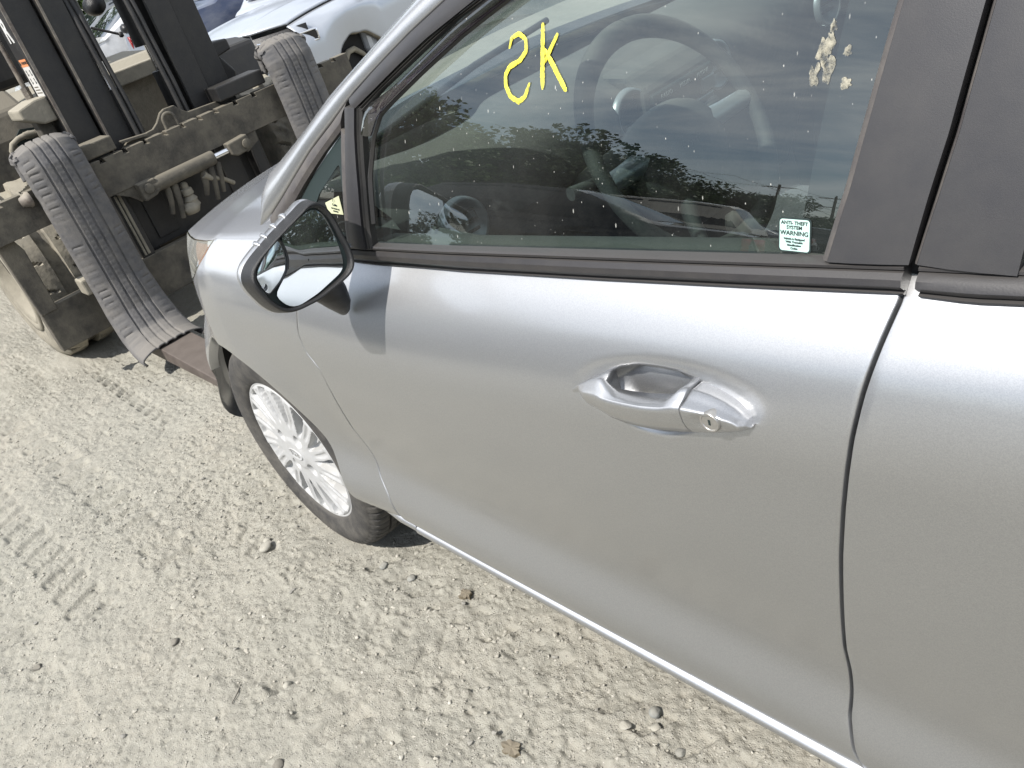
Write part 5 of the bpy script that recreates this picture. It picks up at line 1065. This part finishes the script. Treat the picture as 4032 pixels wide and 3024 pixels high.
def simple_car(name, paint, loc, yaw, label, cat, group, Lc=4.6, Wc=1.8, Hc=1.46, kind='sedan', chrome=False):
    """a whole car built round its own origin: nose along +x"""
    root = bpy.data.objects.new(name, None); COL.objects.link(root); root['label'] = label; root['category'] = cat
    if group: root['group'] = group
    h = Wc/2; f = Lc/2; hood = .98 if kind == 'suv' else .90; belt_ = 1.02 if kind == 'suv' else .93
    if kind == 'sedan': prof = [(-f, .62, 0), (-f+.05, .95, 0), (-f+.25, 1.0, 0), (-f+.75, 1.02, 0), (-f+1.45, Hc-.02, 1), (-.25, Hc, 1), (.35, Hc-.08, 1), (1.05, hood+.06, 0), (1.5, hood, 0), (f-.35, hood-.12, 0), (f-.08, .72, 0), (f, .55, 0)]
    else: prof = [(-f, .7, 0), (-f+.06, 1.05, 0), (-f+.35, Hc-.06, 1), (-f+.8, Hc, 1), (-.1, Hc, 1), (.3, Hc-.08, 1), (.95, hood+.06, 0), (1.5, hood+.01, 0), (f-.3, hood-.08, 0), (f-.05, .8, 0), (f, .6, 0)]
    X = np.r_[np.linspace(-f, f, 70)]; zr = np.interp(X, [q[0] for q in prof], [q[1] for q in prof]); cabx = [q[0] for q in prof if q[2]]; rings = []
    for x_, z_ in zip(X, zr):
        t_ = abs(x_)/f; w_ = h*(1-.16*max(0, (t_-.62)/.38)**2-.05*t_); zb2 = min(belt_, z_); cab = max(0, z_-belt_)/(Hc-belt_)
        zl = .22+.12*max(0, (t_-.85)/.15); wt = w_*(.97-.27*cab)
        rings.append([(x_, 0, zl), (x_, w_*.86, zl), (x_, w_*.97, zl+.10), (x_, w_, zl+.32 if zl+.32 < zb2 else zb2-.05), (x_, w_*.985, zb2-.10 if zb2-.10 > zl+.33 else zb2-.02), (x_, w_*.94, zb2), (x_, wt+(w_*.94-wt)*.25, zb2+(z_-zb2)*.72), (x_, wt*.93, zb2+(z_-zb2)*.96), (x_, wt*.6, z_), (x_, 0, z_+.012)])
    R_ = np.array(rings); full = np.concatenate([R_, R_[:, ::-1]*[1, -1, 1]], 1)
    body = MB().grid(full).build('body', paint, root, sharp=38)
    # wheel housings and wheels
    for sx in (f*.60, -f*.60):
        for sy in (1, -1):
            MB().lathe([(0, .36), (.035*sy, .36), (.035*sy, 0)], (sx, sy*(h*.965-.02), .32), 1, 24).build('wheel_well', M['dark'], root)
            wl = MB().lathe([(-.10*sy, .2), (-.08*sy, .315), (.07*sy, .32), (.085*sy, .29), (.085*sy, .21)], (sx, sy*(h-.085), .32), 1, 28).build('wheel', M['tyre'], root)
            rr_ = [(.07*sy, .215), (.075*sy, .20), (.06*sy, .17), (.065*sy, .06), (.075*sy, 0)]; MB().lathe(rr_, (sx, sy*(h-.085), .32), 1, 20).build('wheel_disc', M['hubcap'], wl)
    # side windows, front and rear glass
    def sidepos(x_, v_, sy):   # v_ 0 belt .. 1 roof edge
        i = np.interp(x_, X, np.arange(len(X))); a_ = R_[int(i)]; b_ = R_[min(int(i)+1, len(X)-1)]; q = a_+(b_-a_)*(i-int(i)); p5, p7 = q[5], q[7]; p = p5+(p7-p5)*v_; m6 = q[6]; p = p+(m6-(p5+p7)/2)*4*v_*(1-v_)*.5; return (p[0], sy*(p[1]+.006), p[2])
    x0, x1 = cabx[0], cabx[-1]; xm = (x0+x1)/2
    for sy in (1, -1):
        for a_, b_, ta, tb in ((x0-.12, xm-.05, x0+.14, xm-.05), (xm+.05, x1+.42, xm+.02, x1-.02)):
            win = [[sidepos(a_+(b_-a_)*s_+((ta+(tb-ta)*s_)-(a_+(b_-a_)*s_))*v_, .10+.80*v_, sy) for v_ in np.linspace(0, 1, 6)] for s_ in np.linspace(0, 1, 10)]
            wn = MB().grid(win).build('side_window', M['car_glass'], root)
            if chrome:
                lp = [win[i][0] for i in range(10)]+[win[-1][j] for j in range(6)]+[win[9-i][-1] for i in range(10)]+[win[0][5-j] for j in range(6)]
                MB().tube([(p[0], p[1]+.003*sy, p[2]) for p in lp], .014, 8, caps=False).build('window_trim', M['chrome'], wn)
        xd = xm
        MB().tube([(xd, sy*(h*.955), .40), (xd, sy*(h*1.0-.006), .60), (xd, sy*(h*.962), belt_-.1), (xd, sy*(h*.93), belt_)], .006, 6).build('door_seam', M['ink'], root)
        MB().box((xd+.25, sy*(h*.985+.002), belt_-.14), (.19, .03, .028)).build('door_handle', paint, root, bevel=.01); MB().box((xd-.75, sy*(h*.975+.002), belt_-.14), (.19, .03, .028)).build('door_handle', paint, root, bevel=.01)
        mm = MB().lathe([(-.05, .0), (-.045, .07), (.02, .09), (.06, .06), (.075, 0)], (0, 0, 0), 0, 16); mm.v = [(v[0]+x1+.40, v[1]*1.15+sy*(h+.07), v[2]*.8+belt_+.08) for v in mm.v]; mm.build('side_mirror', M['black_plastic'], root)
        hl = MB(); yv = np.linspace(.52, .86, 8); hl.grid([[(f-.10-.30*((y_-.5)/.36)**2*h+.008, sy*y_*h, z_) for z_ in (.60, .66, .72)] for y_ in yv]); hl.build('headlight', M['head_glass'], root, solid=.02)
        MB().grid([[(-f+.03+.10*((y_-.5)/.36)**2, sy*y_*h, z_) for z_ in (.74, .84, .92)] for y_ in yv]).build('tail_light', M['tail_red'], root, solid=.02)
    def glassrow(xa, xb, name):
        rows = []
        for s_ in np.linspace(.10, .92, 7):
            x_ = xa+(xb-xa)*s_; z_ = float(np.interp(x_, X, zr)); w_ = sidepos(x_, .9, 1)[1]; rows.append([(x_+(.015 if xb > xa else -.015)*0, yy_*w_*.94, z_+.012-.020*abs(yy_)**3) for yy_ in np.linspace(1, -1, 10)])
        MB().grid(rows).build(name, M['car_glass'], root)
    pf = [q for q in prof if q[2]]; i1 = prof.index(pf[-1]); i0 = prof.index(pf[0]); glassrow(prof[i1][0], prof[i1+1][0], 'windscreen'); glassrow(prof[i0][0], prof[i0-1][0], 'rear_windscreen')
    MB().span((f-.06, -.45, .50), (f+.008, .45, .66)).build('grille', M['black_plastic'], root, bevel=.02)
    root.location = loc; root.rotation_euler = (0, 0, yaw); return root
def dup_tree(o, parent=None):
    c = o.copy(); COL.objects.link(c)
    if parent is not None: c.parent = parent; c.matrix_parent_inverse = o.matrix_parent_inverse.copy()
    for ch in o.children: dup_tree(ch, c)
    return c
D2 = math.radians
simple_car('parked_car', PAINT['blue'], (9.4, -5.2, -.02), D2(-93), 'dark blue car with chrome window trim behind the pale damaged car', 'car', 'cars parked behind the forklift', 4.7, 1.84, 1.46, 'sedan', True)
simple_car('parked_car', PAINT['white'], (13.3, -4.6, -.08), D2(86), 'white car with a black door mirror seen through the forklift mast', 'car', 'cars parked behind the forklift', 4.7, 1.85, 1.42, 'sedan')
simple_car('parked_car', PAINT['grey'], (16.6, -5.4, -.04), D2(86), 'grey car parked beyond the white car', 'car', 'cars parked behind the forklift', 4.5, 1.8, 1.45, 'sedan')
simple_car('parked_car', PAINT['ice'], (7.4, 1.4, -.02), D2(182), 'pale car parked behind the forklift at far left', 'car', 'cars parked behind the forklift', 4.6, 1.8, 1.45, 'sedan')
row = [(3.9, 5.2, 'black', 'sedan', 'black car reflected first in the row across the yard'), (6.3, 9.0, 'tan', 'suv', 'champagne car reflected second in the row across the yard'), (8.3, 13.2, 'grey', 'sedan', 'grey car reflected third in the row across the yard'), (10.8, 18.4, 'white', 'sedan', 'white car reflected fourth in the row across the yard'), (13.6, 25.5, 'black', 'suv', 'tall black car reflected fifth in the row across the yard'), (16.5, 35, 'white', 'suv', 'tall white car reflected farthest in the row across the yard')]
for x_, y_, pc, kd, lb in row: simple_car('parked_car', PAINT[pc], (x_, y_, -.01), D2(-24), lb, 'car', 'cars parked across the yard', 4.6 if kd == 'sedan' else 4.5, 1.82, 1.46 if kd == 'sedan' else 1.68, kd)
# ---- the damaged pale car right behind the forklift; nose towards +y, sunk on its wheel hubs
WR = thing('damaged_car', 'pale silver car without a front wheel, torn fender and mesh grille, behind the forklift', 'car', (0, 0, 0), 'cars parked behind the forklift')
ox, oy = 0., 0.
def part2(name, mb, mat, parent=None, **k): return mb.build(name, mat, parent or WR, **k)
def W_(u, v, z): return (ox+u, oy-v, z)
hd = []
for v in np.linspace(0, 1.25, 26):
    row = []
    for u_ in np.linspace(-.80, .80, 41):
        au = abs(u_)/.80; v0 = .30*au**2.6; vv = v0+(1.25-v0)*v/1.25
        z = .865+.13*(1-math.exp(-vv*2.2))-.075*au**2.2+.012*math.exp(-((abs(u_)-.42)/.05)**2)-.05*math.exp(-vv/.03)
        row.append(W_(u_, vv, z))
    hd.append(row)
part2('bonnet', MB().grid(hd), PAINT['ice'], solid=.02)
for s_ in (-1, 1):
    fd = []
    for v in np.linspace(.30, 2.0, 60):
        row = []; dv = v-.98; lip = .10+math.sqrt(max(.46**2-dv*dv, 0)) if abs(dv) < .46 else .18
        if s_ < 0 and .50 < v < 1.45: lip += .03*math.sin(v*9)*math.exp(-((v-.62)/.3)**2)+.006*math.sin(v*29)
        zt = .865+.13*(1-math.exp(-v*2.2))-.075-.006
        for q in np.linspace(0, 1, 22):
            a_ = q*math.pi/2; fl = .035*math.exp(-((math.hypot(dv, 0)-.0)/.5)**2)
            uu = .808+.15*math.sin(min(a_*2.2, math.pi/2))+fl*math.sin(math.pi*q); zq = zt-(zt-lip)*q**1.25-.004
            row.append(W_(s_*uu, v-.12*(1-q)*max(0, .5-v), zq))
        fd.append(row)
    fdo = part2('front_fender', MB().grid(fd), PAINT['ice'], solid=.012)
    lipm = [[(p[0]-s_*d, p[1], p[2]-.012*d/.06) for d in (0, .03, .06)] for p in [r[-1] for r in fd]]
    part2('fender_lip', MB().grid(lipm), M['lift_beige'], fdo, solid=.006)
    hl = [[W_(s_*(.60+.375*t_), .02+.42*t_**2.2+.02, z_-.03*t_) for z_ in np.linspace(.655+.03*t_, .775+.005*t_, 5)] for t_ in np.linspace(0, 1, 16)]
    ho = part2('headlight', MB().grid(hl), M['head_black'])
    rim_ = [r[0] for r in hl]+[hl[-1][j] for j in range(5)]+[r[-1] for r in hl[::-1]]
    part2('headlight_trim', MB().tube(rim_, .010, 8), M['chrome'], ho)
    part2('wheel_well', MB().span(W_(s_*.55, .52, .0), W_(s_*.80, 1.44, .62)), M['dark'])
    arm = [W_(s_*.84, .70+.1*k_, .20+.22*math.sin(k_*.62)) for k_ in range(6)]; part2('torn_liner', MB().tube(arm, [.03, .035, .03, .03, .025, .02], 8), M['lift_beige'])
part2('front_bumper', MB().grid([[W_(u_, .30*(abs(u_)/.80)**2.6*(1 if abs(u_) < .8 else 1)-.05+.02*k_, z_) for k_, z_ in enumerate((.53, .46, .36, .24))] for u_ in np.linspace(-.90, .90, 40)]), PAINT['white'], solid=.03)
part2('bumper_recess', MB().grid([[W_(u_, .30*(abs(u_)/.80)**2.6+.03, z_) for z_ in (.82, .53)] for u_ in np.linspace(-.90, .90, 30)]), M['black_plastic'], solid=.03)
for k_ in range(7):
    uc = (k_-3)*.150; v0 = .30*(abs(uc)/.80)**2.6-.02; sl = .10
    out = [(uc-.052, .80), (uc+.052, .80), (uc+.047+.0, .57), (uc-.047, .57)]; lp = [W_(a_, v0+.12*(.80-z_)*0+.03*(.80-z_), z_) for a_, z_ in out]+[W_(out[0][0], v0, .80)]
    fr = part2('grille_slot', MB().tube(resample(lp, 40), .008, 8), M['chrome'])
    hx = MB()
    for r_ in range(9):
        for c_ in range(3):
            hxc = uc-.034+.034*c_+(.017 if r_ % 2 else 0); hz = .585+.0245*r_
            if abs(hxc-uc) < .045: hx.tube([W_(hxc+.015*math.cos(q), v0+.03*(.80-hz)+.004, hz+.014*math.sin(q)) for q in np.linspace(0, 2*math.pi, 7)], .0034, 5, caps=False)
    tag(part2('grille_mesh', hx, M['chrome'], fr), kind='stuff')
part2('tow_hook', MB().span(W_(-.66, -.01, .555), W_(-.55, .04, .60)), M['chrome'], bevel=.008)
cabp = [(-1.15, .98), (-1.28, 1.02), (-1.95, 1.50), (-2.3, 1.55), (-4.2, 1.52), (-4.55, 1.05), (-4.6, .3), (-1.2, .3), (-1.2, .9)]
for nm, mt_, hw_ in (('cabin', PAINT['ice'], .88),):
    P_ = [(oy+a_, b_) for a_, b_ in cabp]; part2(nm, MB().prism(P_, 0, ox-hw_, ox+hw_), mt_, bevel=.06)
part2('windscreen', MB().grid([[(ox+u_*(.74-.08*t_), oy-1.33-.60*t_-.0+.02, 1.075+.40*t_) for u_ in np.linspace(-1, 1, 8)] for t_ in np.linspace(0, 1, 6)]), M['car_glass'])
part2('side_window', MB().add([(ox-.885, oy-1.75, 1.06), (ox-.885, oy-2.15, 1.42), (ox-.885, oy-3.9, 1.42), (ox-.885, oy-4.2, 1.06)], [(0, 1, 2, 3)]), M['car_glass'])
part2('side_mirror', MB().box((ox-1.0, oy-1.55, 1.06), (.20, .10, .14)), M['black_plastic'], bevel=.03)
for s_ in (-1, 1):
    part2('rear_wheel', MB().lathe([(-.1, .2), (-.09, .33), (.09, .33), (.1, .2), (.05, .0)], (ox+s_*.80, oy-3.9, .30), 0, 24), M['tyre'])
WR.location = (6.7, -2.4, -.15); WR.rotation_euler = (0, 0, D2(15))
# rods and scrap between the pale car and the blue one
pl_ = MB().tube([(7.95, -2.75, .0), (7.93, -2.77, 2.2)], .022, 12).build('steel_post', M['lift_beige']); tag(pl_, 'thin beige steel post between the mast and the dark blue car', 'post')
# ================================================================== trees
def leaf_mat(name, a, b_):
    mt, N, L, p = newmat(name); p.inputs['Roughness'].default_value = .6; p.inputs['Specular IOR Level'].default_value = .25
    oi = N.new('ShaderNodeObjectInfo'); n = noise(N, L, 2.0, 4, .6); c = mixc(N, L, ramp(N, L, n.outputs['Fac'], .3, .7).outputs[0], a, b_); L.new(c, p.inputs['Base Color']); return mt
M['leaf'] = leaf_mat('leaves_dark', (.035, .060, .020), (.055, .085, .028)); M['leaf2'] = leaf_mat('leaves_light', (.06, .10, .03), (.085, .13, .04)); M['bark'] = plain('bark', (.09, .07, .05), .9, bump=.6, bsc=30)
def tree_proto(name, H_, Rr, seed, leafm, nl=2600, ls=.17, base=.08, pos=(0, 0)):
    r = np.random.default_rng(seed); root = bpy.data.objects.new(name, None); COL.objects.link(root)
    u = MB(); u.tube([(0, 0, -.1), (.05, .03, H_*.25), (.0, .1, H_*.55), (.1, 0, H_*.8)], [.22, .17, .11, .05], 10)
    for k in range(7):
        a = k*2.4; z0 = H_*(.25+.07*k); u.tube([(0, 0, z0), (Rr*.35*math.cos(a), Rr*.35*math.sin(a), z0+H_*.12), (Rr*.7*math.cos(a), Rr*.7*math.sin(a), z0+H_*.2)], [.08, .05, .02], 6)
    u.build('trunk', M['bark'], root)
    nc = 44; cl = np.stack([r.normal(0, Rr*.50, nc), r.normal(0, Rr*.50, nc), H_*(base+(.93-base)*r.beta(1.5, 1.25, nc))], 1); cr = Rr*r.uniform(.22, .42, nc); env = np.clip(1.15-np.abs((cl[:, 2]/H_-.55))*1.1, .35, 1); cl[:, :2] *= env[:, None]
    k = r.integers(0, nc, nl); d = r.normal(0, 1, (nl, 3)); d /= np.linalg.norm(d, axis=1, keepdims=True); c = cl[k]+d*(cr[k]*r.uniform(.55, 1.05, nl))[:, None]*np.array([1, 1, .75]); c[:, 2] = np.maximum(c[:, 2], H_*.06)
    t1 = r.normal(0, 1, (nl, 3)); t1 /= np.linalg.norm(t1, axis=1, keepdims=True); t2 = np.cross(t1, r.normal(0, 1, (nl, 3))); t2 /= np.linalg.norm(t2, axis=1, keepdims=True); s = ls*r.uniform(.5, 1.2, (nl, 1))
    V = np.stack([c+t1*s, c+t2*s*.55, c-t1*s*.9, c-t2*s*.6], 1).reshape(-1, 3); Fc = np.arange(nl*4).reshape(-1, 4)
    cb_ = MB().add(V.tolist(), Fc.tolist()).build('crown', leafm, root); return root
tp = [tree_proto('tree', 8.0, 3.3, 1, M['leaf'], 11000), tree_proto('tree', 7.0, 3.6, 2, M['leaf'], 11000), tree_proto('tree', 9.0, 3.4, 3, M['leaf2'], 11000)]
spots = []
for k, (az, Dm, sc3, pr) in enumerate(((28, 34, 1.0, 2), (33, 36, 1.02, 2), (38, 40, .95, 0), (40.5, 44, 1.15, 1), (43.5, 46, 1.25, 0), (46.5, 47, 1.15, 1), (49, 50, 1.05, 0), (51.5, 54, .92, 1), (54, 57, .78, 0), (57, 58, .85, 1), (59, 60, .78, 0), (62, 66, .58, 1), (65, 66, .50, 0), (68, 66, .46, 1), (72, 60, .5, 0), (78, 60, .55, 1), (22, 38, .9, 0), (85, 70, .6, 1))):
    a = D2(az); spots.append((-1.2+Dm*math.cos(a), .8+Dm*math.sin(a), sc3, pr))
used = set()
def tlabel(k): return ['tree in the dark tree line across the yard, number of its kind reflected in the window'][0]
words = ['light green tree reflected at the front edge of the window', 'light green tree reflected beside the one at the front edge', 'bushy dark tree left of the tallest reflected crowns', 'broad dark tree before the tallest reflected crown', 'tallest dark tree of the reflected tree line', 'broad dark tree just behind the tallest reflected crown', 'dark tree reflected below the painted letters', 'lower dark tree reflected left of the gap', 'small dark tree reflected at the gap in the tree line', 'rounded dark tree reflected right of the gap', 'dark tree reflected beside the left utility pole', 'low dark tree reflected between the utility poles', 'low dark tree reflected right of the utility poles', 'low dark tree reflected at the pillar edge', 'small tree reflected in the rear side of the yard', 'small broad tree farther along the yard edge', 'dark tree standing beyond the left edge of the photo', 'small tree standing farthest along the yard edge']
for k, (x_, y_, s_, pr) in enumerate(spots):
    o = tp[pr] if pr not in used else dup_tree(tp[pr]); used.add(pr); o.location = (x_, y_, 0); o.scale = (s_*1.3, s_*1.3, s_*1.06); o.rotation_euler = (0, 0, k*1.3); tag(o, words[k], 'tree', 'trees across the yard')
for k, (x_, y_, s_, lb) in enumerate(((22, -7.2, .50, 'low bright green tree behind the white car'), (25.5, -10.5, .55, 'green tree beyond the forklift mast, mostly hidden'), (24, -4.0, .5, 'green tree behind the forklift at far left'), (27, -15, .55, 'green tree far behind the blue car'))):
    o = dup_tree(tp[2]); o.location = (x_, y_, -.3); o.scale = (s_*1.2, s_*1.2, s_); o.rotation_euler = (0, 0, k*2.1); tag(o, lb, 'tree', 'trees behind the parked cars')
for k, (az, Dm, s_, lb) in enumerate(((100, 46, .95, 'tree beyond the yard straight out from the rear door'), (112, 42, .9, 'tree beyond the yard behind the photographer, right of the first'), (124, 40, 1.0, 'tree beyond the yard reflected in the rear door paint'), (136, 38, .95, 'tree beyond the yard seen twice over in the door mirror'), (147, 36, 1.0, 'tall tree behind the car reflected low in the door mirror'), (157, 34, 1.05, 'tall tree behind the car reflected high in the door mirror'), (166, 33, 1.0, 'tree behind the car nearest to its own line'), (174, 36, 1.0, 'tree straight behind the car at the yard end'))):
    o = dup_tree(tp[k % 2]); a = D2(az); o.location = (-1.2+Dm*math.cos(a), .8+Dm*math.sin(a), 0); o.scale = (s_*1.15, s_*1.15, s_); o.rotation_euler = (0, 0, k*1.7); tag(o, lb, 'tree', 'trees across the yard')
# ---- utility poles and wires (reflected in the door window)
M['pole'] = plain('pole_wood', (.10, .08, .06), .9, bump=.4, bsc=40)
poles = []
for k, (az, Dm, Hh, lb) in enumerate(((58.5, 78, 10.0, 'taller wooden utility pole with cross-arms, left of the two reflected'), (62.0, 84, 9.3, 'wooden utility pole with two cross-arms, right of the two reflected'))):
    a = D2(az); x_, y_ = -1.4+Dm*math.cos(a), .8+Dm*math.sin(a); t_ = thing('utility_pole', lb, 'utility pole', (x_, y_, 0), 'utility poles across the yard')
    MB().tube([(x_, y_, -.2), (x_, y_, Hh)], [.20, .13], 12).build('pole', M['pole'], t_); ca, sa = math.cos(a), math.sin(a)
    for zz_ in (Hh-.5, Hh-2.2): MB().tube([(x_-sa*1.5, y_+ca*1.5, zz_), (x_+sa*1.5, y_-ca*1.5, zz_)], .08, 6).build('cross_arm', M['pole'], t_)
    poles.append((x_, y_, Hh, ca, sa))
for k, zz_ in enumerate((-.35, -2.05, -3.0)):
    for side, lb in ((1.3, 'far'), (-1.3, 'near')):
        (xa, ya, ha, c1, s1), (xb, yb, hb, c2, s2) = poles; pa_, pb_ = np.array([xa-s1*side, ya+c1*side, ha+zz_]), np.array([xb-s2*side, yb+c2*side, hb+zz_]); dv = pb_-pa_; pts = []
        for t_ in np.linspace(-4, 6, 80): q = pa_+dv*t_; f_ = t_-math.floor(t_); q[2] -= 1.2*4*f_*(1-f_)*.5; pts.append(tuple(q))
        o = MB().tube(pts, .022, 5).build('power_line', M['rubber']); tag(o, f"{['top','middle','bottom'][k]} power line on the {lb} side of the utility poles", 'power line', 'power lines across the yard')
